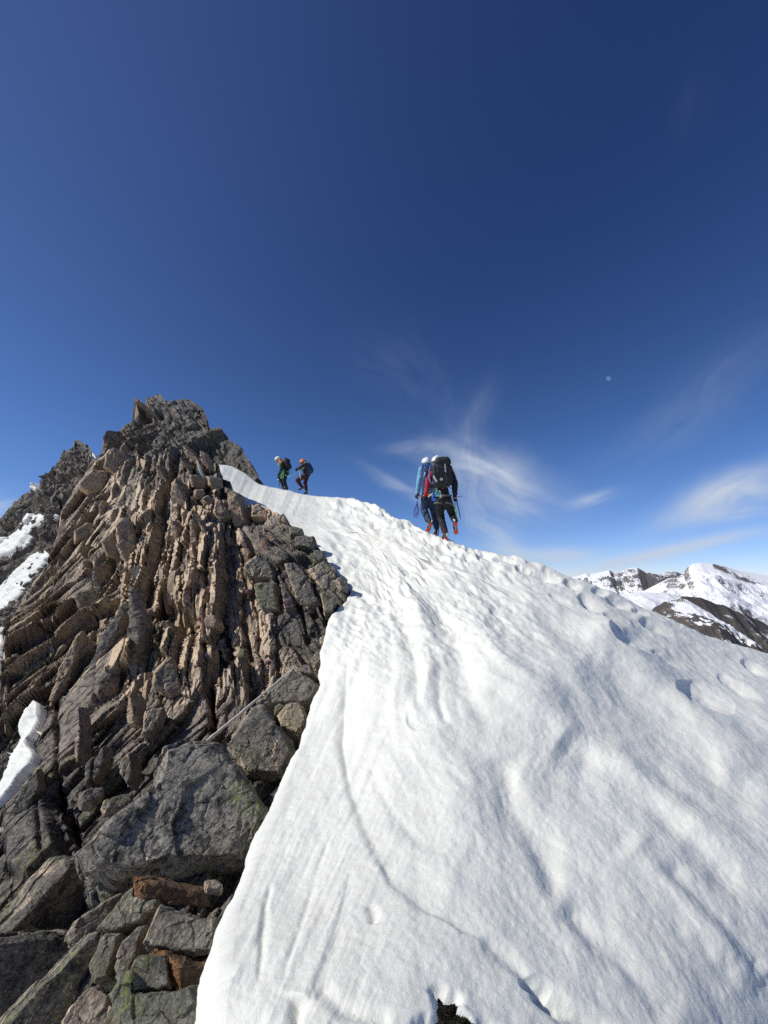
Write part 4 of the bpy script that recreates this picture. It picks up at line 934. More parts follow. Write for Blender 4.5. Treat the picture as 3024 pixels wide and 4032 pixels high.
# ------------------------------------------------------------------ snow patches lying on the rock
def snow_patch(name, label, pts, depth_f, lift, seed, res=1.1, group=None, thick=0.12):
    pts = np.array(pts, float); u0, v0 = pts.min(0)-2; u1_, v1_ = pts.max(0)+2
    us = np.arange(u0, u1_, res); vs = np.arange(v0, v1_, res); U, V_ = np.meshgrid(us, vs)
    U = U + 0; ins = in_poly(U + 3*vnoise(np.stack([U/4, V_/4, 0*U], -1).reshape(-1, 3), seed).reshape(U.shape), V_ + 2.4*vnoise(np.stack([U/4, V_/4, 0*U+5], -1).reshape(-1, 3), seed).reshape(U.shape), pts)
    r, _, _ = poly_dist(U, V_, list(map(tuple, pts))+[tuple(pts[0])])
    d = depth_f(U, V_); k = np.where(ins, sm(r, 0, 3.0), 0)
    P_ = W(U, V_, d); nn = gnormals(P_)
    h = lift*k*(1+0.25*fbm(P_.reshape(-1, 3)*1.2, 3, seed).reshape(U.shape)) - thick*(1-k)*1.0
    P_ = P_ + nn*h[..., None]
    P_ = P_ + nn*(0.05*fbm(P_.reshape(-1, 3)*np.array([2, 2, 6.0]), 4, seed+3).reshape(U.shape)*k)[..., None]
    idx = np.arange(U.size).reshape(U.shape); ok = ins
    cell_ok = ok[:-1, :-1] | ok[1:, :-1] | ok[:-1, 1:] | ok[1:, 1:]
    F = np.stack([idx[:-1, :-1], idx[:-1, 1:], idx[1:, 1:], idx[1:, :-1]], -1)[cell_ok]
    used, inv = np.unique(F, return_inverse=True); F = inv.reshape(-1, 4); Vv = P_.reshape(-1, 3)[used]
    # underside, so the patch is a body and not a sheet
    nv = len(Vv); cen = nn.reshape(-1, 3)[used]
    Vb = Vv - cen*0.35
    e = np.concatenate([F[:, [0, 1]], F[:, [1, 2]], F[:, [2, 3]], F[:, [3, 0]]]); key = np.sort(e, 1); _, ii, ct = np.unique(key, axis=0, return_index=True, return_counts=True)
    be = e[ii[ct == 1]]; side = np.stack([be[:, 1], be[:, 0], be[:, 0]+nv, be[:, 1]+nv], -1)
    o = mesh_from(name, np.concatenate([Vv, Vb]), np.concatenate([F, F[:, ::-1]+nv, side]), M_SNOW2, smooth=True)
    return tag(o, label, None, group, 'structure')
k1 = 768/1659
q = lambda L: [(x*k1, y*k1) for x, y in L]
snow_patch("snow_patch", "upper slanting snow strip on the far left ridge", PATCH_C[0], dC, 0.15, 1)
snow_patch("snow_patch", "larger lower snow strip on the far left ridge", PATCH_C[1], dC, 0.15, 2)
snow_patch("snow_patch", "small snow scrap above the two strips on the far left ridge", q([(78, 1108), (80, 1122), (68, 1135), (50, 1140), (58, 1120), (66, 1108)]), dC, 0.35, 3)
snow_patch("snow_patch", "tiny snow cap high on the far left ridge", q([(92, 1044), (92, 1052), (78, 1056), (70, 1055), (80, 1045)]), dC, 1.0, 4)
snow_patch("snow_patch", "small snow scrap at the left border on the far ridge", q([(14, 1160), (16, 1172), (0, 1182), (-30, 1190), (-30, 1165), (0, 1158)]), dC, 0.35, 5)
snow_patch("snow_patch", "snow field glimpsed at the left border below the strips", q([(22, 1340), (20, 1400), (12, 1440), (-80, 1480), (-80, 1330), (0, 1325)]), dC, 0.35, 6)
snow_patch("snow_patch", "white snow tongue low on the left side of the cliff", TONGUE, dA, 0.16, 7)
snow_patch("snow_patch", "tiny snow spot in the notch beside the pinnacle", q([(195, 985), (208, 987), (205, 994), (196, 996)]), dC, 0.5, 8)
snow_patch("snow_patch", "small snow spot between the plates below the summit crag", q([(424, 1005), (436, 1008), (440, 1020), (430, 1022)]), dA, 0.6, 9)

# ------------------------------------------------------------------ cushion flowers
M_MOSS = flat_mat("moss", (0.07, 0.09, 0.03), 0.9, 0.4, 60)
M_PETAL = flat_mat("purple_petal", (0.36, 0.06, 0.30), 0.7, 0.3, 60)
def cushion(u, v, off, rad, label, seed):
    r = random.Random(seed); d = float(dA(u, v))-off; c = Vector(W(u, v, d)); n = (-c).normalized()
    e = bpy.data.objects.new("moss_campion", None); COL.objects.link(e); e.location = c; tag(e, label, "flower", "purple cushion flowers on the cliff")
    bm = bmesh.new(); bmesh.ops.create_icosphere(bm, subdivisions=2, radius=rad)
    for vv in bm.verts: vv.co = Vector((vv.co.x*1.2, vv.co.y*0.6, vv.co.z*0.9))*(1+r.uniform(-.15, .15))
    me = bpy.data.meshes.new("cushion"); bm.to_mesh(me); bm.free(); me.materials.append(M_MOSS)
    o = bpy.data.objects.new("cushion", me); COL.objects.link(o); o.parent = e
    V = []; F = []
    for k in range(150):
        a, b = r.uniform(0, 6.283), r.uniform(-1, 1); q_ = Vector((math.cos(a)*math.sqrt(1-b*b)*1.25, math.sin(a)*math.sqrt(1-b*b)*0.65, b*0.95))*rad*1.03
        s_ = rad*r.uniform(.10, .17); t1 = q_.cross(Vector((0, 0.3, 1))).normalized(); t2 = q_.cross(t1).normalized()
        i = len(V); V += [q_+t1*s_, q_+t2*s_+q_*0.05, q_-t1*s_, q_-t2*s_+q_*0.05]; F.append((i, i+1, i+2, i+3))
    p_ = mesh_from("petals", [tuple(x) for x in V], F, M_PETAL, parent=e); p_['kind'] = 'stuff'
cushion(152.4+1080*.1225, 381+1590*.1225, 0.50, 0.06, "purple flower cushion in a crack of the upper right rock slabs", 1)
cushion(152.4+780*.1225, 381+1720*.1225, 0.44, 0.05, "purple flower cushion left of the cracked slabs", 2)
cushion(152.4+1110*.1225, 381+1810*.1225, 0.48, 0.06, "purple flower cushion lower in the same crack, under the first", 3)
cushion(152.4+945*.1225, 584.1+640*.1225, 0.38, 0.035, "lone small purple flower cushion above the pale-edged slab", 4)

# ------------------------------------------------------------------ climbers
M = {
 'skin': flat_mat("skin", (0.52, 0.31, 0.22), 0.6, 0.1), 'blue': flat_mat("light_blue_shell", (0.16, 0.38, 0.52), 0.75, 0.2, 9), 'navy': flat_mat("navy_softshell", (0.030, 0.055, 0.115), 0.85, 0.35, 9),
 'red': flat_mat("red_fleece", (0.36, 0.025, 0.035), 0.85, 0.25, 12), 'black': flat_mat("black_softshell", (0.018, 0.018, 0.020), 0.85, 0.3, 12), 'pack': flat_mat("black_pack_cloth", (0.022, 0.023, 0.024), 0.75, 0.3, 25),
 'grey': flat_mat("grey_webbing", (0.16, 0.15, 0.14), 0.8, 0.2), 'white': flat_mat("white_shell", (0.78, 0.78, 0.76), 0.4, 0.05), 'orange': flat_mat("orange_plate", (0.75, 0.075, 0.02), 0.5, 0.15),
 'steel': flat_mat("steel", (0.42, 0.42, 0.43), 0.35, 0.1, metal=0.8), 'boot': flat_mat("boot_leather", (0.045, 0.042, 0.04), 0.7, 0.3), 'green': flat_mat("green_shaft", (0.25, 0.55, 0.16), 0.4, 0.1), 'rope': flat_mat("blue_violet_rope", (0.13, 0.15, 0.40), 0.85, 0.35, 90),
 'grope': flat_mat("green_rope", (0.16, 0.50, 0.26), 0.85, 0.25, 90), 'buff': flat_mat("patterned_scarf", (0.05, 0.20, 0.34), 0.9, 0.9, 22), 'teal': flat_mat("teal_panel", (0.02, 0.16, 0.15), 0.8, 0.2), 'maroon': flat_mat("maroon_cloth", (0.055, 0.012, 0.020), 0.85, 0.3, 12),
 'orangecloth': flat_mat("orange_cloth", (0.80, 0.27, 0.06), 0.8, 0.15), 'ohelm': flat_mat("orange_helmet", (0.85, 0.22, 0.05), 0.4, 0.1), 'dblue': flat_mat("dark_blue_shaft", (0.02, 0.03, 0.09), 0.4, 0.1), 'cyan': flat_mat("turquoise_sling", (0.05, 0.42, 0.55), 0.7, 0.3), 'bsling': flat_mat("bright_blue_sling", (0.03, 0.14, 0.55), 0.7, 0.3),
 'yellow': flat_mat("yellow_tape", (0.6, 0.55, 0.06), 0.7, 0.1), 'sling': flat_mat("white_tape", (0.72, 0.74, 0.74), 0.7, 0.1), 'hair': flat_mat("brown_hair", (0.06, 0.035, 0.02), 0.9, 0.3), 'ltblue': flat_mat("pale_blue_strap", (0.35, 0.55, 0.72), 0.7, 0.1), 'bluesh': flat_mat("blue_shaft", (0.03, 0.10, 0.38), 0.4, 0.1)}

def capsule(bm, a, ra, b, rb, flat=None):
    """tapered limb piece; flat = (axis, factor) squashes it across that axis"""
    a, b = Vector(a), Vector(b); ax = (b-a); L_ = ax.length
    if L_ < 1e-5: ax = Vector((0, 0, 1))
    qd = ax.to_track_quat('Z', 'Y').to_matrix(); rings = []; N = 14
    prof = [(-math.cos(t)*1.0, math.sin(t)) for t in (0.25, 0.7, 1.15, 1.57)]
    rows = [(z*ra, s_*ra) for z, s_ in prof] + [(L_*f, ra+(rb-ra)*f) for f in (0.25, 0.5, 0.75)] + [(L_-z*rb, s_*rb) for z, s_ in prof[::-1]]
    for z, r in rows:
        ring = []
        for k in range(N):
            an = 2*math.pi*k/N; p = a + qd @ Vector((math.cos(an)*r, math.sin(an)*r, z))
            ring.append(p)
        rings.append(ring)
    if flat:
        axv, fc, = Vector(flat[0]).normalized(), flat[1]
        for ring in rings:
            for i, p in enumerate(ring):
                base_ = a + (b-a)*max(0, min(1, (p-a).dot(b-a)/max(L_*L_, 1e-9))); d = p-base_; ring[i] = base_ + d - axv*(d.dot(axv))*(1-fc)
    vs = [[bm.verts.new(p) for p in ring] for ring in rings]
    for r0, r1 in zip(vs, vs[1:]):
        for k in range(N): bm.faces.new((r0[k], r0[(k+1) % N], r1[(k+1) % N], r1[k]))
    bm.faces.new(vs[0][::-1]); bm.faces.new(vs[-1])

def ellipsoid(bm, c, r, rot=None):
    M4 = Matrix.Translation(Vector(c)) @ ((rot.to_4x4()) if rot else Matrix.Identity(4)) @ Matrix.Diagonal((*r, 1))
    bmesh.ops.create_icosphere(bm, subdivisions=3, radius=1.0, matrix=M4)

def skin_obj(name, build, voxel, mat, parent, folds=0.0, seed=0, smooth_it=3, label=None, fold_scale=16):
    bm = bmesh.new(); build(bm); V, N, F = remeshed(bm, voxel)
    # relax so that the pieces flow into each other
    for _ in range(smooth_it):
        acc = np.zeros_like(V); ct = np.zeros(len(V))
        for a, b in ((0, 1), (1, 2), (2, 3), (3, 0)):
            np.add.at(acc, F[:, a], V[F[:, b]]); np.add.at(acc, F[:, b], V[F[:, a]]); np.add.at(ct, F[:, a], 1); np.add.at(ct, F[:, b], 1)
        V = V*0.4 + 0.6*acc/ct[:, None]
    if folds:
        V = V + N*(folds*(ridged(V*np.array([fold_scale, fold_scale, fold_scale*1.7])+seed, 3, seed)-0.5))[:, None]
    loc = np.array(parent.location) if parent else np.zeros(3)
    o = mesh_from(name, V-loc, F, mat, smooth=True, parent=parent)
    if label: o['label'] = label
    return o

def simple_tube(name, pts, r, mat, parent=None, sides=6, closed=False):
    V, F = tube(pts, r, sides, closed); loc = Vector(parent.location) if parent else Vector((0, 0, 0))
    n = len(V)//sides
    if not closed:                                  # cap the ends
        V = list(V); V += [sum((V[k] for k in range(sides)), Vector())/sides, sum((V[(n-1)*sides+k] for k in range(sides)), Vector())/sides]
        a, b = len(V)-2, len(V)-1
        F = list(F) + [(a, (k+1) % sides, k, k) for k in range(0)] 
    return mesh_from(name, [tuple(v-loc) for v in V], F, mat, smooth=True, parent=parent)

def fingers(bm, wrist, tip, side, fwd, r=0.0105, curl=0.5):
    """palm and five unequal fingers; tip = direction the hand points, side = towards the thumb, fwd = the way the fingers curl"""
    wrist = Vector(wrist); t = Vector(tip).normalized(); s_ = Vector(side); s_ = (s_-t*s_.dot(t)).normalized(); f = Vector(fwd); f = (f-t*f.dot(t)-s_*f.dot(s_)); f = f.normalized() if f.length > .01 else t.cross(s_)
    for w in (-0.028, -0.009, 0.011, 0.029): capsule(bm, wrist+s_*w*0.6, 0.018, wrist+t*0.085+s_*w, 0.013)
    for w, L_ in ((-0.032, 0.058), (-0.011, 0.072), (0.011, 0.080), (0.032, 0.070)):
        p0 = wrist+t*0.085+s_*w; d = (t*(1-curl*0.5)+f*curl*0.6).normalized(); p1 = p0+d*L_*0.45
        d2 = (t*(1-curl)+f*curl*1.1).normalized(); p2 = p1+d2*L_*0.32; d3 = (t*(0.7-curl*1.2)+f).normalized(); p3 = p2+d3*L_*0.28
        capsule(bm, p0, r*1.1, p1, r); capsule(bm, p1, r, p2, r*0.92); capsule(bm, p2, r*0.92, p3, r*0.8)
    b0 = wrist+t*0.025+s_*0.030; b1 = b0+(s_*0.7+t*0.5+f*0.5).normalized()*0.038; b2 = b1+(t*0.8+f*0.7).normalized()*0.030
    capsule(bm, b0, r*1.4, b1, r*1.15); capsule(bm, b1, r*1.1, b2, r)

def boot(person, ankle, heel, toe, up, plate_mat, shin):
    """boot with cuff and sole, crampon under it (a sub-part): heel and toe are sole points"""
    ankle, heel, toe, up = map(Vector, (ankle, heel, toe, up)); ax = (toe-heel).normalized(); up = (up-ax*up.dot(ax)).normalized(); sd = ax.cross(up)
    def b(bm):
        capsule(bm, heel+up*0.05+ax*0.02, 0.045, ankle, 0.055)
        capsule(bm, heel+up*0.045+ax*0.03, 0.045, toe+up*0.04-ax*0.04, 0.043, (up, 0.85)); capsule(bm, toe+up*0.035-ax*0.05+sd*0.012, 0.04, toe+up*0.03-ax*0.035, 0.036, (up, 0.8))
        capsule(bm, ankle+up*0.02, 0.055, ankle+(Vector(shin)-ankle).normalized()*0.09, 0.060)
        capsule(bm, heel+up*0.012+ax*0.03, 0.040, toe+up*0.010-ax*0.045, 0.046, (up, 0.35))
    o = skin_obj("boot", b, 0.013, M['boot'], person, smooth_it=2)
    bm = bmesh.new()
    def box(c, l, w, h):
        m = Matrix((( *ax, 0), (*sd, 0), (*up, 0), (0, 0, 0, 1))).transposed(); m.translation = c
        bmesh.ops.create_cube(bm, size=1.0, matrix=m @ Matrix.Diagonal((l, w, h, 1)))
    L_ = (toe-heel).length
    box(toe-ax*0.07-up*0.012, 0.105, 0.088, 0.016); box(heel+ax*0.042-up*0.012, 0.075, 0.072, 0.016); nf_ = len(bm.faces); box(heel+ax*L_*0.5-up*0.012, L_*0.55, 0.018, 0.006); bm.faces.ensure_lookup_table()
    for f_ in bm.faces[nf_:]: f_.material_index = 1
    plate = bpy.data.meshes.new("crampon"); bm.to_mesh(plate); bm.free(); plate.materials.append(plate_mat)
    loc = Vector(person.location); cr = bpy.data.objects.new("crampon", plate); COL.objects.link(cr); cr.parent = o
    cr.location = -loc
    for v in plate.vertices: pass
    V = []; F = []
    def spike(p, d, h=0.038, r=0.007):
        i = len(V); d = d.normalized(); x = d.cross(Vector((0.3, 0.5, 0.7))).normalized(); y = d.cross(x)
        for k in range(4):
            an = k*math.pi/2; V.append(p+(x*math.cos(an)+y*math.sin(an))*r)
        V.append(p+d*h)
        for k in range(4): F.append((i+k, i+(k+1) % 4, i+4))
    for al in (-0.03, -0.075, -0.12):
        for sg in (-1, 1): spike(toe+ax*al-up*0.018+sd*0.04*sg, -up+ax*0.1)
    for al in (0.015, 0.07):
        for sg in (-1, 1): spike(heel+ax*al-up*0.018+sd*0.032*sg, -up)
    for sg in (-1, 1): spike(toe-ax*0.02-up*0.01+sd*0.02*sg, ax-up*0.2, 0.05)
    me = bpy.data.meshes.new("spike"); me.from_pydata([tuple(v-loc) for v in V], [], F); me.materials.append(M['steel'])
    bmx = bmesh.new(); bmx.from_mesh(plate)      # spikes join the crampon as one steel and enamel piece
    n0 = len(bmx.verts); vs = [bmx.verts.new(v) for v in V]
    plate.materials.append(M['steel'])
    for f in F:
        ff = bmx.faces.new([vs[k] for k in f]); ff.material_index = 1
    bmx.to_mesh(plate); bmx.free(); bpy.data.meshes.remove(me)
    st = []
    for k in range(9):
        an = math.pi*k/8; st.append(toe-ax*0.09+up*(0.02+0.075*math.sin(an))+sd*0.055*math.cos(an))
    simple_child("crampon_strap", st, 0.007, M['white'], o, loc)
    st = [heel+up*0.02-ax*0.015, heel+up*0.06-ax*0.035, heel+up*0.10-ax*0.028]
    simple_child("heel_bail", st, 0.012, M['white'], o, loc)
    return o
def simple_child(name, pts, r, mat, parent, loc, sides=6, closed=False):
    V, F = tube(pts, r, sides, closed); return mesh_from(name, [tuple(v-loc) for v in V], F, mat, smooth=True, parent=parent)

def helmet(person, c, r, fwd, up, mat, tilt=0.0):
    c, fwd, up = Vector(c), Vector(fwd).normalized(), Vector(up).normalized(); sd = fwd.cross(up).normalized(); fwd = up.cross(sd)
    bm = bmesh.new(); bmesh.ops.create_uvsphere(bm, u_segments=28, v_segments=18, radius=1.0)
    for v in bm.verts:
        x, y, z = v.co
        v.co = Vector((x*r*1.0, y*r*1.18, max(z, -0.30+0.12*y)*r*1.02))
        k = 1+0.035*math.cos(6*x)*max(z, 0); v.co *= k
        if z < -0.1: v.co.x *= 1.06; v.co.y *= 1.06
    m = Matrix((( *sd, 0), (*fwd, 0), (*up, 0), (0, 0, 0, 1))).transposed(); m.translation = c - Vector(person.location)
    bm.transform(m); me = bpy.data.meshes.new("helmet"); bm.to_mesh(me); bm.free(); me.materials.append(mat)
    for p in me.polygons: p.use_smooth = True
    o = bpy.data.objects.new("helmet", me); COL.objects.link(o); o.parent = person
    # dark vents and rim
    V = []; F = []
    for sx, sy in ((-0.5, 0.25), (0.5, 0.25), (-0.5, -0.35), (0.5, -0.35), (0, -0.7), (0, 0.75)):
        n_ = Vector((sx, sy, math.sqrt(max(0.05, 1-sx*sx-sy*sy)))); p = Vector((n_.x*r*1.02, n_.y*r*1.2, n_.z*r*1.04)); t1 = n_.cross(Vector((1, 0, 0))).normalized(); t2 = n_.cross(t1)
        i = len(V); V += [m @ (p+t1*0.022+t2*0.0), m @ (p+t2*0.008), m @ (p-t1*0.022), m @ (p-t2*0.008)]; F.append((i, i+1, i+2, i+3))
    mesh_from("vents", [tuple(v) for v in V], F, M['black'], parent=o)['kind'] = 'stuff'
    rim = [m @ Vector((math.cos(a)*r*1.075, math.sin(a)*r*1.27, (-0.30+0.12*math.sin(a))*r)) for a in np.linspace(0, 2*math.pi, 24, endpoint=False)]
    V_, F_ = tube(rim, 0.006, 5, True); mesh_from("rim", [tuple(v) for v in V_], F_, M['grey'], smooth=True, parent=o)
    return o

def head_build(c, fwd, up, r=0.098):
    c, fwd, up = Vector(c), Vector(fwd).normalized(), Vector(up).normalized(); sd = fwd.cross(up).normalized(); up = sd.cross(fwd)
    def b(bm):
        rot = Matrix((sd, fwd, up)).transposed()
        ellipsoid(bm, c, (r*0.80, r*0.98, r*1.12), rot); ellipsoid(bm, c+fwd*r*0.32-up*r*0.62, (r*0.55, r*0.60, r*0.55), rot)
        ellipsoid(bm, c+fwd*r*1.02-up*r*0.12, (r*0.14, r*0.24, r*0.28), rot); ellipsoid(bm, c+fwd*r*0.84-up*r*0.55, (r*0.28, r*0.14, r*0.11), rot)
        for sg in (-1, 1):
            ellipsoid(bm, c+sd*sg*r*0.84-up*r*0.05, (r*0.10, r*0.20, r*0.30), rot); ellipsoid(bm, c+sd*sg*r*0.32+fwd*r*0.86+up*r*0.08, (r*0.16, r*0.12, r*0.12), rot)
    return b

def rope_coil(center, drop, w, n, seed, rr=0.0055, lean=(0, 0, 0)):
    """loops of rope hanging from the point center as one running line"""
    r = random.Random(seed); out = []
    c = Vector(center)
    for k in range(n):
        d = drop*r.uniform(0.72, 1.0); ww = w*r.uniform(0.6, 1.0); ox = r.uniform(-.025, .025); oy = r.uniform(-.05, .05)
        for j in range(22):
            a = j/22; x = math.sin(2*math.pi*a)*ww*math.sin(math.pi*a)**0.7*(1 if a < .5 else 1); z = -d*math.sin(math.pi*a)**0.75
            out.append(c + Vector((x + ox*math.sin(math.pi*a), oy*math.sin(math.pi*a), z)) + Vector(lean)*(-z))
    return out

def new_person(loc, label, group=None):
    e = bpy.data.objects.new("person", None); COL.objects.link(e); e.location = Vector(loc); return tag(e, label, "person", group)

def ice_axe(name_label, top, bottom, head_dir, shaft_mat, r=0.012, L_head=0.26):
    top, bottom = Vector(top), Vector(bottom); ax = (bottom-top).normalized()
    e = bpy.data.objects.new("ice_axe", None); COL.objects.link(e); e.location = top; tag(e, name_label, "ice axe")
    simple_tube("shaft", [top, top+(bottom-top)*0.5, bottom-ax*0.05], r, shaft_mat, e, 8)
    simple_tube("spike", [bottom-ax*0.06, bottom-ax*0.02, bottom], [r, r*0.7, 0.001], M['steel'], e, 6)
    h = Vector(head_dir).normalized(); h = (h-ax*h.dot(ax)).normalized()
    pk = [top-h*L_head*0.38+ax*0.02, top-h*L_head*0.15, top, top+h*L_head*0.3-ax*0.005, top+h*L_head*0.6+ax*0.04]
    simple_tube("pick", pk, [0.020, 0.012, 0.013, 0.010, 0.003], M['steel'], e, 5)
    return e

c6 = lambda x, y: (393.7+x*0.05358, 444.4+y*0.05358)
def J6(d0): return lambda x, y, dy=0.0: Vector(W(*c6(x, y), d0+dy)) - Vector((0, 0, 0.045))

# --- climber with the big black pack (nearest)
D = 8.45; J = J6(D)
pr = new_person(J(950, 1730), "person in red and black with a big black backpack, seen from behind")
neck, chest, belly, pelv = J(820, 400, .30), J(850, 520, .27), J(890, 780, .20), J(920, 960, .16)
sL, sR = J(725, 450, .27), J(1010, 440, .24); eL, wL = J(640, 680, .22), J(600, 905, .16); eR, wR = J(1130, 690, .16), J(1140, 925, .06)
hL, hR = J(860, 1040, .17), J(1000, 1040, .14); kL, aL = J(880, 1330, .34), J(965, 1610, .06); kR, aR = J(1105, 1290, .30), J(1148, 1405, -.10)
handL, handR = J(590, 975, .14), J(1140, 1030, .02)
def body(bm):
    capsule(bm, pelv, .12, belly, .115); capsule(bm, belly, .115, chest, .135); capsule(bm, chest, .13, neck, .06); capsule(bm, neck, .055, J(812, 330, .30), .06)
    for s_, e_, w_ in ((sL, eL, wL), (sR, eR, wR)):
        capsule(bm, chest, .09, s_, .055); capsule(bm, s_, .052, e_, .04); capsule(bm, e_, .04, w_, .028)
    for h_, k_, a_ in ((hL, kL, aL), (hR, kR, aR)):
        capsule(bm, h_, .085, k_, .055); capsule(bm, k_, .055, a_, .038)
    head_build(J(812, 290, .30), (-.35, 1, .1), (0, 0, 1))(bm)
skin_obj("body", body, .017, M['skin'], pr)
def jacket(bm):
    capsule(bm, J(915, 930, .16), .155, belly, .150, ((0, 1, 0), .8)); capsule(bm, belly, .150, chest, .175, ((0, 1, 0), .75)); capsule(bm, chest, .15, neck, .085)
    capsule(bm, sL, .085, sR, .085)
    capsule(bm, sR, .080, eR, .066); capsule(bm, eR, .066, wR, .052)
skin_obj("jacket", jacket, .014, M['black'], pr, .016, 3)
def sleeve(bm): capsule(bm, sL+Vector((.02, 0, 0)), .086, eL, .068); capsule(bm, eL, .068, wL, .050)
skin_obj("sleeve", sleeve, .012, M['red'], pr, .020, 5, label="red sleeve catching the sun")
def sleeve2(bm): capsule(bm, J(1060, 480, .25), .080, J(1145, 690, .20), .064); capsule(bm, J(1145, 690, .20), .064, J(1150, 880, .10), .048)
skin_obj("sleeve", sleeve2, .013, M['maroon'], pr, .018, 6)
def trousers(bm):
    capsule(bm, J(880, 1000, .15), .125, J(980, 1000, .14), .125); 
    capsule(bm, hL, .112, kL, .084); capsule(bm, kL, .086, J(940, 1540, .10), .070); capsule(bm, J(940, 1540, .10), .072, aL, .066)
    capsule(bm, hR, .112, kR, .084); capsule(bm, kR, .086, J(1140, 1390, -.02), .068)
skin_obj("trousers", trousers, .014, M['black'], pr, .024, 7)
def gaiter(bm): capsule(bm, J(955, 1570, .06), .064, J(968, 1625, .03), .060)
skin_obj("gaiter", gaiter, .012, M['maroon'], pr)
skin_obj("glove", lambda bm: fingers(bm, wL, handL-wL, (.8, .4, 0), (.3, 1, 0), .013, .5), .008, M['black'], pr, smooth_it=1)
skin_obj("glove", lambda bm: fingers(bm, wR, handR-wR, (-.6, .6, 0), (-.4, 1, 0), .013, .9), .008, M['black'], pr, smooth_it=1)
helmet(pr, J(800, 262, .29), .108, (-.35, 1, .1), (-.1, 0, 1), M['white'])
boot(pr, aL, J(985, 1700, -.06), J(905, 1722, .20), (0.05, .1, 1), M['orange'], kL)
boot(pr, aR, J(1148, 1420, -.24), J(1160, 1640, -.10), (0, .95, -.25), M['orange'], kR)
# harness belt, leg loops and hanging gear
hb = []
for k in range(20):
    a = 2*math.pi*k/20; hb.append(J(915, 930, .16)+Vector((math.cos(a)*.185, math.sin(a)*.15, math.sin(a+.5)*.015)))
hn = simple_tube("harness", hb, .022, M['grey'], pr, 6, True)
for hh, cx_ in ((hL, 850), (hR, 1010)):
    lp = []
    for k in range(16):
        a = 2*math.pi*k/16; lp.append(hh+(kL-hL)*.12+Vector((math.cos(a)*.125, math.sin(a)*.125, -.02*math.cos(a))))
    simple_child("leg_loop", lp, .022, M['grey'], hn, Vector(pr.location), 6, True)
# backpack
bp = bpy.data.objects.new("backpack", None); COL.objects.link(bp); bp.location = J(880, 480, .0); tag(bp, "large black backpack with a top lid and white lettering on the nearest climber", "backpack")
def packb(bm):
    capsule(bm, J(835, 660, .03), .135, J(980, 655, .03), .135, ((0, 1, 0), .82)); capsule(bm, J(820, 420, .04), .135, J(985, 420, .04), .13, ((0, 1, 0), .85)); capsule(bm, J(825, 420, .04), .14, J(845, 660, .03), .14, ((0, 1, 0), .82)); capsule(bm, J(980, 420, .04), .13, J(965, 660, .03), .13, ((0, 1, 0), .82))
skin_obj("pack_bag", packb, .014, M['pack'], bp, .016, 11, fold_scale=9)
def lid(bm): capsule(bm, J(850, 265, .02), .095, J(975, 262, .02), .098, ((0, 0, 1), .9)); capsule(bm, J(830, 300, .02), .085, J(1000, 295, .02), .085, ((0, 1, 0), 1.0))
skin_obj("pack_lid", lid, .013, M['pack'], bp, .012, 12, fold_scale=9)
def pocket(bm): capsule(bm, J(1065, 560, .05), .045, J(1055, 690, .05), .05)
skin_obj("side_pocket", pocket, .013, M['pack'], bp, .01, 13)
for x_ in (760, 1030):
    simple_tube("compression_strap", [J(x_, 350, -.05), J(x_+5, 480, -.07), J(x_-5, 650, -.07), J(x_, 720, 0)], .008, M['black'], bp, 5)
simple_tube("pull_tab", [J(745, 545, -.10), J(775, 600, -.118), J(812, 655, -.115)], .010, M['sling'], bp, 5)
simple_tube("pull_tab", [J(740, 560, -.10), J(765, 615, -.118), J(795, 665, -.115)], .008, M['sling'], bp, 5)
simple_tube("haul_loop", [J(770, 225, .0), J(780, 195, .0), J(815, 185, .0), J(835, 205, .0)], .010, M['white'], bp, 6)
# lettering and badge on the pack
def letter_strip(txt, c, h, rotz):
    cu = bpy.data.curves.new("lettering", 'FONT'); cu.body = txt; cu.size = h; cu.extrude = 0.002; cu.align_x = 'CENTER'; cu.align_y = 'CENTER'; cu.space_character = 1.05; cu.offset = 0.0012
    o = bpy.data.objects.new("lettering", cu); COL.objects.link(o); dg = bpy.context.evaluated_depsgraph_get(); dg.update()
    me = bpy.data.meshes.new_from_object(o.evaluated_get(dg)); bpy.data.objects.remove(o); me.materials.append(M['sling'])
    o = bpy.data.objects.new("lettering", me); COL.objects.link(o); o.parent = bp
    o.rotation_euler = (Matrix.Rotation(math.radians(90), 3, 'X') @ Matrix.Rotation(rotz, 3, 'Z')).to_euler(); o.location = c - bp.location; return o
letter_strip("ORTOVOX", J(962, 402, -.155), .036, math.radians(93))
bm = bmesh.new()
for cx_, cz, sx, sz in ((0, .021, .052, .008), (0, -.021, .052, .008), (-.022, 0, .008, .036), (.022, 0, .008, .036), (.002, -.004, .026, .010), (-.008, .004, .010, .020)):
    bmesh.ops.create_cube(bm, size=1.0, matrix=Matrix.Translation((cx_, 0, cz)) @ Matrix.Diagonal((sx, .004, sz, 1)))
me = bpy.data.meshes.new("badge"); bm.to_mesh(me); bm.free(); me.materials.append(M['sling']); o = bpy.data.objects.new("badge", me); COL.objects.link(o); o.parent = bp; o.location = J(890, 612, -.118)-bp.location
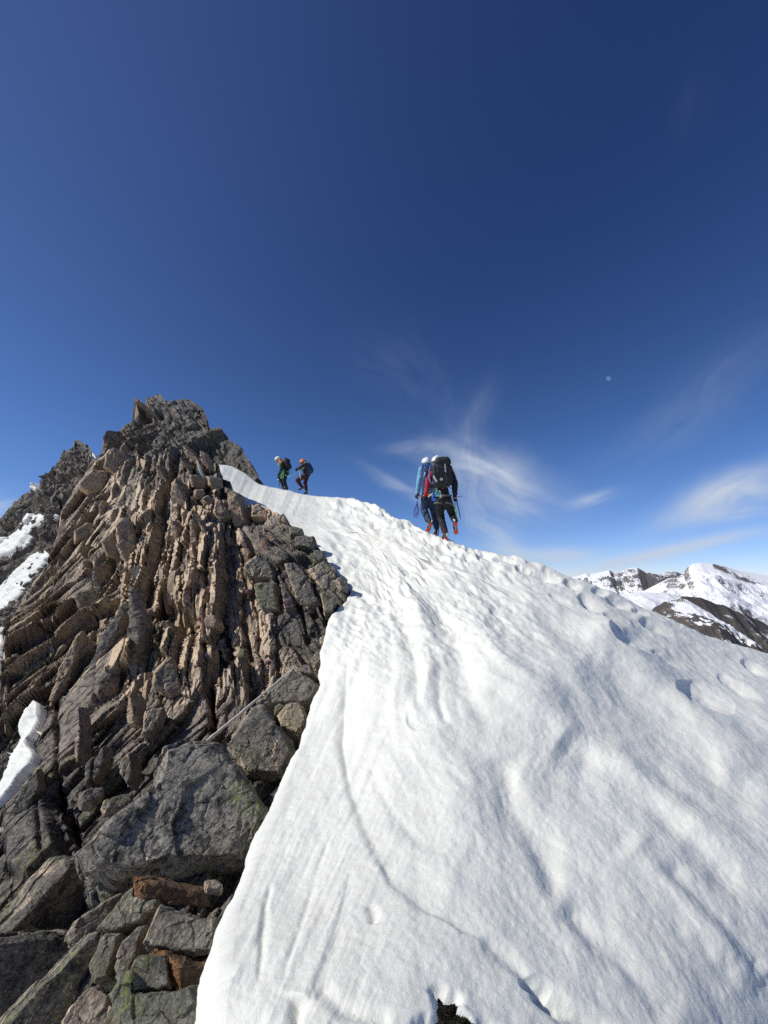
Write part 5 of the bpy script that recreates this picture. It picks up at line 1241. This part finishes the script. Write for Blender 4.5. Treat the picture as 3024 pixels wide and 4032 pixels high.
# gear on the belt
simple_tube("strap_end", [J(955, 745, -.05), J(1020, 762, -.07), J(1085, 785, -.05)], .010, M['grey'], bp, 5)
def sling(nm, lab, pts, r, mat, closed=False):
    o = simple_tube(nm, pts, r, mat, None, 6, closed); c = Vector(pts[0])
    o.data.transform(Matrix.Translation(-c)); o.location = c; return tag(o, lab, "climbing gear", "gear hanging from the climbers")
def loopg(c, w, h, n=14, tw=0.6): return [Vector(c)+Vector((math.cos(2*math.pi*k/n)*w, math.sin(4*math.pi*k/n)*w*tw, math.sin(2*math.pi*k/n)*h)) for k in range(n)]
sling("sling", "turquoise sling bundle hanging under the big black backpack", sum([loopg(J(812, 875, -.08-.01*k), .028-.004*k, .058+.006*k) for k in range(3)], []), .010, M['cyan'])
sling("sling", "bright blue folded sling under the big black backpack", sum([loopg(J(735+12*k, 960, -.06-.012*k), .022, .062) for k in range(3)], []), .010, M['bsling'])
sling("sling", "white sling looped beside the turquoise one", sum([loopg(J(862, 890, -.09), .022, .075), loopg(J(870, 925, -.09), .026, .04)], []), .008, M['sling'])
sling("carabiner", "yellow carabiner above the turquoise sling", loopg(J(802, 810, -.08), .018, .028), .007, M['yellow'], True)
sling("snow_stake", "short bright metal tube hanging at the belt of the nearest climber", [J(645, 945, .0), J(690, 910, -.03), J(730, 872, -.05)], .010, M['white'])
ice_axe("green shafted ice axe carried point down in the gloved hand of the nearest climber", J(1135, 1075, .0), J(1185, 1365, -.02), (1, .3, .3), M['green'], .013, .12)
ax2 = ice_axe("dark ice axe held beside the green one by the nearest climber", J(1165, 955, .02), J(1250, 1368, .03), (1, 0, -.1), M['dblue'], .011, .30)

# --- climber in light blue, half hidden
D = 9.15; J = J6(D)
pl = new_person(J(790, 1630), "person in a light blue jacket and white helmet carrying rope coils")
neck, chest, belly, pelv = J(635, 400, .05), J(640, 500, .05), J(640, 740, .04), J(650, 930, .03)
sL, sR = J(520, 440, .02), J(750, 440, .02); eL, wL = J(478, 660, -.02), J(440, 870, -.04); eR, wR = J(770, 660, .1), J(740, 850, .2)
hL, hR = J(595, 990, .0), J(705, 990, .03); kL, aL = J(565, 1180, .12), J(665, 1395, -.22); kR, aR = J(755, 1250, .18), J(805, 1540, .0)
handL = J(420, 945, -.06)
def body(bm):
    capsule(bm, pelv, .12, belly, .115); capsule(bm, belly, .115, chest, .135); capsule(bm, chest, .13, neck, .06); capsule(bm, neck, .055, J(620, 340, .05), .06)
    for s_, e_, w_ in ((sL, eL, wL), (sR, eR, wR)):
        capsule(bm, chest, .09, s_, .055); capsule(bm, s_, .052, e_, .04); capsule(bm, e_, .04, w_, .028)
    for h_, k_, a_ in ((hL, kL, aL), (hR, kR, aR)):
        capsule(bm, h_, .085, k_, .055); capsule(bm, k_, .055, a_, .038)
    head_build(J(617, 315, .05), (-.2, 1, .05), (0, 0, 1))(bm)
skin_obj("body", body, .018, M['skin'], pl)
def jacket(bm):
    capsule(bm, J(650, 900, .03), .155, belly, .15, ((0, 1, 0), .8)); capsule(bm, belly, .15, chest, .175, ((0, 1, 0), .75)); capsule(bm, chest, .15, neck, .08); capsule(bm, sL, .082, sR, .082)
    capsule(bm, sL, .084, eL, .070); capsule(bm, eL, .070, wL, .055); capsule(bm, sR, .08, eR, .066); capsule(bm, eR, .066, wR, .05)
skin_obj("jacket", jacket, .015, M['blue'], pl, .020, 21)
def trousers(bm):
    capsule(bm, J(600, 950, .0), .12, J(700, 950, .03), .12); capsule(bm, hL, .112, kL, .086); capsule(bm, kL, .088, J(640, 1370, -.16), .074)
    capsule(bm, hR, .112, kR, .086); capsule(bm, kR, .086, J(800, 1500, .03), .076)
skin_obj("trousers", trousers, .015, M['navy'], pl, .026, 22)
def scarf(bm): capsule(bm, J(610, 345, .0), .098, J(635, 420, -.01), .105)
skin_obj("scarf", scarf, .014, M['buff'], pl, .012, 23)
skin_obj("glove", lambda bm: fingers(bm, wL, handL-wL, (.6, -.6, 0), (.6, .6, 0), .014, .7), .009, M['black'], pl, smooth_it=1)
helmet(pl, J(610, 292, .05), .112, (-.2, 1, .05), (-.05, -.15, 1), M['white'])
boot(pl, aL, J(700, 1440, -.30), J(622, 1600, -.16), (.05, .9, .3), M['orange'], kL)
boot(pl, aR, J(815, 1640, -.08), J(765, 1640, .18), (0, .05, 1), M['orange'], kR)
hb = [J(650, 935, .03)+Vector((math.cos(2*math.pi*k/18)*.18, math.sin(2*math.pi*k/18)*.15, 0)) for k in range(18)]
simple_tube("harness", hb, .022, M['orangecloth'], pl, 6, True)
bp2 = bpy.data.objects.new("backpack", None); COL.objects.link(bp2); bp2.location = J(650, 600, -.12); tag(bp2, "dark blue backpack on the climber in the light blue jacket", "backpack")
def packb(bm): capsule(bm, J(610, 480, -.16), .10, J(615, 700, -.14), .11, ((0, 1, 0), .9)); capsule(bm, J(700, 480, -.16), .10, J(695, 700, -.14), .11, ((0, 1, 0), .9))
skin_obj("pack_bag", packb, .015, M['navy'], bp2, .015, 25)
for x0, x1 in ((585, 560), (600, 590)): simple_tube("shoulder_strap", [J(x0, 420, -.14), J((x0+x1)/2, 520, -.27), J(x1, 615, -.27)], .010, M['ltblue'], bp2, 5)
def rope_thing(lab, pts, r, mat, cat="rope"):
    o = simple_tube("rope", pts, r, mat, None, 6); c = Vector(pts[0]); o.data.transform(Matrix.Translation(-c)); o.location = c; return tag(o, lab, cat)
rope_thing("blue violet rope hanging in loops from the hand of the climber in light blue", [J(470, 900, -.05)]+rope_coil(J(442, 960, -.08), .50, .075, 5, 3, lean=(-.10, 0, 0)), .0062, M['rope'])
co = []
for k in range(5):
    for j in range(16):
        a = 2*math.pi*j/16; co.append(J(535+6*k, 560, -.04)+Vector((math.cos(a)*.05+.02*math.sin(3*k), -.02-.14*math.cos(a)*.3-.02*k, math.sin(a)*(.25+.012*k))))
rope_thing("blue rope coiled over the shoulder of the climber in light blue", co, .0065, M['rope'])
co = []
for k in range(4):
    for j in range(16):
        a = 2*math.pi*j/16; co.append(J6(8.45)(700+5*k, 520, .08)+Vector((math.cos(a)*.055, -.03*math.cos(a)-.015*k, math.sin(a)*(.20+.014*k))))
rope_thing("violet rope coils between the red sleeve and the big black backpack", co, .0065, M['rope'])

# --- far pair on the crest
c7 = lambda x, y: (266.7+x*0.03674, 447+y*0.03674)
def J7(d0): return lambda x, y, dy=0.0: Vector(W(*c7(x, y), d0+dy))
def far_person(lab, D, Jn, jm, tm, hm, arm_mat=None):
    J = J7(D); p = new_person(J(*Jn['foot']), lab, "far pair of roped climbers on the crest")
    g = {k: J(*v) for k, v in Jn.items() if k not in ('fwd', 'hup')}
    def body(bm):
        capsule(bm, g['pelv'], .12, g['belly'], .11); capsule(bm, g['belly'], .11, g['chest'], .13); capsule(bm, g['chest'], .12, g['neck'], .06); capsule(bm, g['neck'], .055, g['head'], .06)
        for a in 'LR':
            capsule(bm, g['chest'], .09, g['s'+a], .055); capsule(bm, g['s'+a], .05, g['e'+a], .04); capsule(bm, g['e'+a], .04, g['w'+a], .028)
            capsule(bm, g['h'+a], .085, g['k'+a], .055); capsule(bm, g['k'+a], .055, g['a'+a], .038)
        head_build(g['head'], Jn['fwd'], Jn['hup'])(bm)
    skin_obj("body", body, .022, M['skin'], p)
    def jk(bm):
        capsule(bm, g['pelv'], .15, g['belly'], .145); capsule(bm, g['belly'], .145, g['chest'], .165); capsule(bm, g['chest'], .145, g['neck'], .085)
        for a in 'LR': capsule(bm, g['chest'], .12, g['s'+a], .08); capsule(bm, g['s'+a], .078, g['e'+a], .064); capsule(bm, g['e'+a], .064, g['w'+a], .05)
    skin_obj("jacket", jk, .018, jm, p, .02, 31)
    def tr(bm):
        capsule(bm, g['hL'], .125, g['hR'], .125)
        for a in 'LR': capsule(bm, g['h'+a], .115, g['k'+a], .088); capsule(bm, g['k'+a], .088, g['a'+a]+(g['k'+a]-g['a'+a])*.12, .070)
    skin_obj("trousers", tr, .018, tm, p, .022, 32)
    for a in 'LR':
        skin_obj("glove", lambda bm: fingers(bm, g['w'+a], g['w'+a]-g['e'+a], (-.5, -.6, .5), (-.3, .3, -.6), .014, .7), .010, M['black'], p, smooth_it=1)
    helmet(p, g['head']+Vector(Jn['hup']).normalized()*.025, .118, Jn['fwd'], Jn['hup'], hm)
    for a in 'LR':
        boot(p, g['a'+a], g['heel'+a], g['toe'+a], g['a'+a]-(g['heel'+a]*.7+g['toe'+a]*.3), M['maroon'], g['k'+a])
    hb = [g['pelv']+Vector((math.cos(2*math.pi*k/16)*.165, math.sin(2*math.pi*k/16)*.165, .01*math.cos(2*math.pi*k/16))) for k in range(16)]
    simple_tube("harness", hb, .022, M['grope'] if jm is M['black'] else M['grey'], p, 6, True)
    return p, g, J
f1 = dict(foot=(490, 1185), head=(305, 340), neck=(375, 420), chest=(450, 490), belly=(500, 610), pelv=(520, 700), sL=(420, 470, -.17), sR=(430, 470, .17), eL=(400, 610, -.22), wL=(350, 720, -.22), eR=(390, 620, .2), wR=(345, 800, .15),
          hL=(510, 720, -.09), hR=(520, 720, .09), kL=(470, 920, -.10), aL=(535, 1090, -.10), kR=(345, 800, .10), aR=(455, 1070, .10), heelL=(570, 1165, -.10), toeL=(420, 1120, -.12), heelR=(500, 1120, .10), toeR=(395, 1085, .12), fwd=(-1, .15, -.55), hup=(-.5, 0, 1))
p1, g1, Ja = far_person("person in black with white helmet and orange scarf, leading the far pair", 17.0, f1, M['black'], M['black'], M['white'])
def scarf(bm): capsule(bm, Ja(335, 350, -.02), .085, Ja(385, 420, -.03), .10); capsule(bm, Ja(340, 330, -.10), .04, Ja(400, 430, -.14), .05)
skin_obj("scarf", scarf, .016, M['orangecloth'], p1, .008, 33)
def shoulder(bm): capsule(bm, Ja(335, 470, -.10), .06, Ja(360, 520, -.12), .055)
skin_obj("chest_strap", shoulder, .016, M['grope'], p1)
def far_pack(lab, parts, mat):
    e = bpy.data.objects.new("backpack", None); COL.objects.link(e); e.location = parts[0][0]; tag(e, lab, "backpack")
    def b(bm):
        for a, ra, b_, rb in parts: capsule(bm, a, ra, b_, rb, ((0, 1, 0), 1.15))
    skin_obj("pack_bag", b, .018, mat, e, .014, 35); return e
e = far_pack("black backpack with a raised lid on the leading far climber", [(Ja(530, 400), .13, Ja(590, 530), .15)], M['pack'])
def lidf(bm): capsule(bm, Ja(510, 310), .045, Ja(610, 370), .06, ((0, 1, 0), 1.6))
skin_obj("pack_lid", lidf, .016, M['pack'], e)
f2 = dict(foot=(1070, 1270), head=(985, 415), neck=(1035, 450), chest=(1060, 530), belly=(1075, 650), pelv=(1085, 745), sL=(1040, 480, -.18), sR=(1050, 480, .18), eL=(930, 540, -.24), wL=(855, 590, -.16), eR=(940, 560, .22), wR=(860, 600, .1),
          hL=(1060, 770, -.09), hR=(1090, 770, .09), kL=(835, 905, -.12), aL=(950, 1075, -.12), kR=(1045, 980, .10), aR=(1080, 1185, .10), heelL=(1010, 1105, -.12), toeL=(865, 1175, -.14), heelR=(1110, 1255, .08), toeR=(1020, 1265, -.05), fwd=(-1, .1, -.5), hup=(-.45, 0, 1))
p2, g2, Jb = far_person("person in maroon clothing with an orange helmet, following second in the far pair", 16.6, f2, M['maroon'], M['maroon'], M['ohelm'])
far_pack("dark round backpack on the maroon clad climber", [(Jb(1120, 500), .14, Jb(1170, 630), .17)], M['navy'])
def vest(bm): capsule(bm, Jb(1050, 430, -.14), .05, Jb(1000, 560, -.17), .05); capsule(bm, Jb(1000, 560, -.15), .05, Jb(930, 610, -.10), .05)
skin_obj("rope_coil_over_shoulder", vest, .016, M['grope'], p2, .01, 36)
o = simple_tube("sling", [Jb(880, 640, -.2), Jb(905, 700, -.22), Jb(905, 780, -.22), Jb(925, 870, -.2)], .014, M['sling']); c = Jb(880, 640, -.2); o.data.transform(Matrix.Translation(-c)); o.location = c
tag(o, "white sling dangling in front of the maroon clad climber", "climbing gear", "gear hanging from the climbers")
o = simple_tube("chalk_bag", [Jb(985, 660, -.2), Jb(1010, 740, -.2), Jb(1030, 800, -.19)], [.045, .03, .014], M['grey'], None, 8); c = Jb(985, 660, -.2); o.data.transform(Matrix.Translation(-c)); o.location = c
tag(o, "grey gear bundle hanging from the belt of the maroon clad climber", "climbing gear", "gear hanging from the climbers")
sag = [Ja(450, 710, -.2)+(Jb(860, 620, -.2)-Ja(450, 710, -.2))*t - Vector((0, 0, .30*4*t*(1-t)*0.75)) for t in np.linspace(0, 1, 20)]
rope_thing("pale green rope sagging between the two far climbers", sag, .010, M['grope'])
rope_thing("green rope coils hanging at the waist of the leading far climber", [Ja(440, 600, -.22)]+rope_coil(Ja(430, 640, -.22), .42, .09, 4, 8)+sum([loopg(Ja(430, 640+30*k, -.22), .09, .06) for k in range(3)], []), .012, M['grope'])
ice_axe("blue shafted ice axe planted like a cane by the leading far climber", Ja(340, 885, .12), Ja(335, 1110, .12), (-1, .1, 0), M['bluesh'], .017, .2)

# ------------------------------------------------------------------ the moon: sunlit rock seen through the blue air
mm, mt_, mb, mo = new_mat("moon_rock")
mt_.n.remove(mb); df = mt_.new('ShaderNodeBsdfDiffuse'); tcx = mt_.new('ShaderNodeTexCoord')
mt_.l.new(mt_.mix(mt_.noise(tcx.outputs['Object'], 0.02, 4, 0.6), (0.05, 0.055, 0.065), (0.13, 0.13, 0.13)), df.inputs[0])
tp = mt_.new('ShaderNodeBsdfTransparent'); ad = mt_.new('ShaderNodeAddShader'); mt_.l.new(df.outputs[0], ad.inputs[0]); mt_.l.new(tp.outputs[0], ad.inputs[1]); mt_.l.new(ad.outputs[0], mo.inputs[0])
bm = bmesh.new(); bmesh.ops.create_uvsphere(bm, u_segments=32, v_segments=20, radius=60000*math.tan(math.radians(0.26)))
me = bpy.data.meshes.new("moon"); bm.to_mesh(me); bm.free(); me.materials.append(mm)
for p in me.polygons: p.use_smooth = True
o = bpy.data.objects.new("moon", me); COL.objects.link(o); o.location = cam_dir(608.5, 378.5)*60000; tag(o, "small pale half moon in the blue sky above the right peaks", "moon")
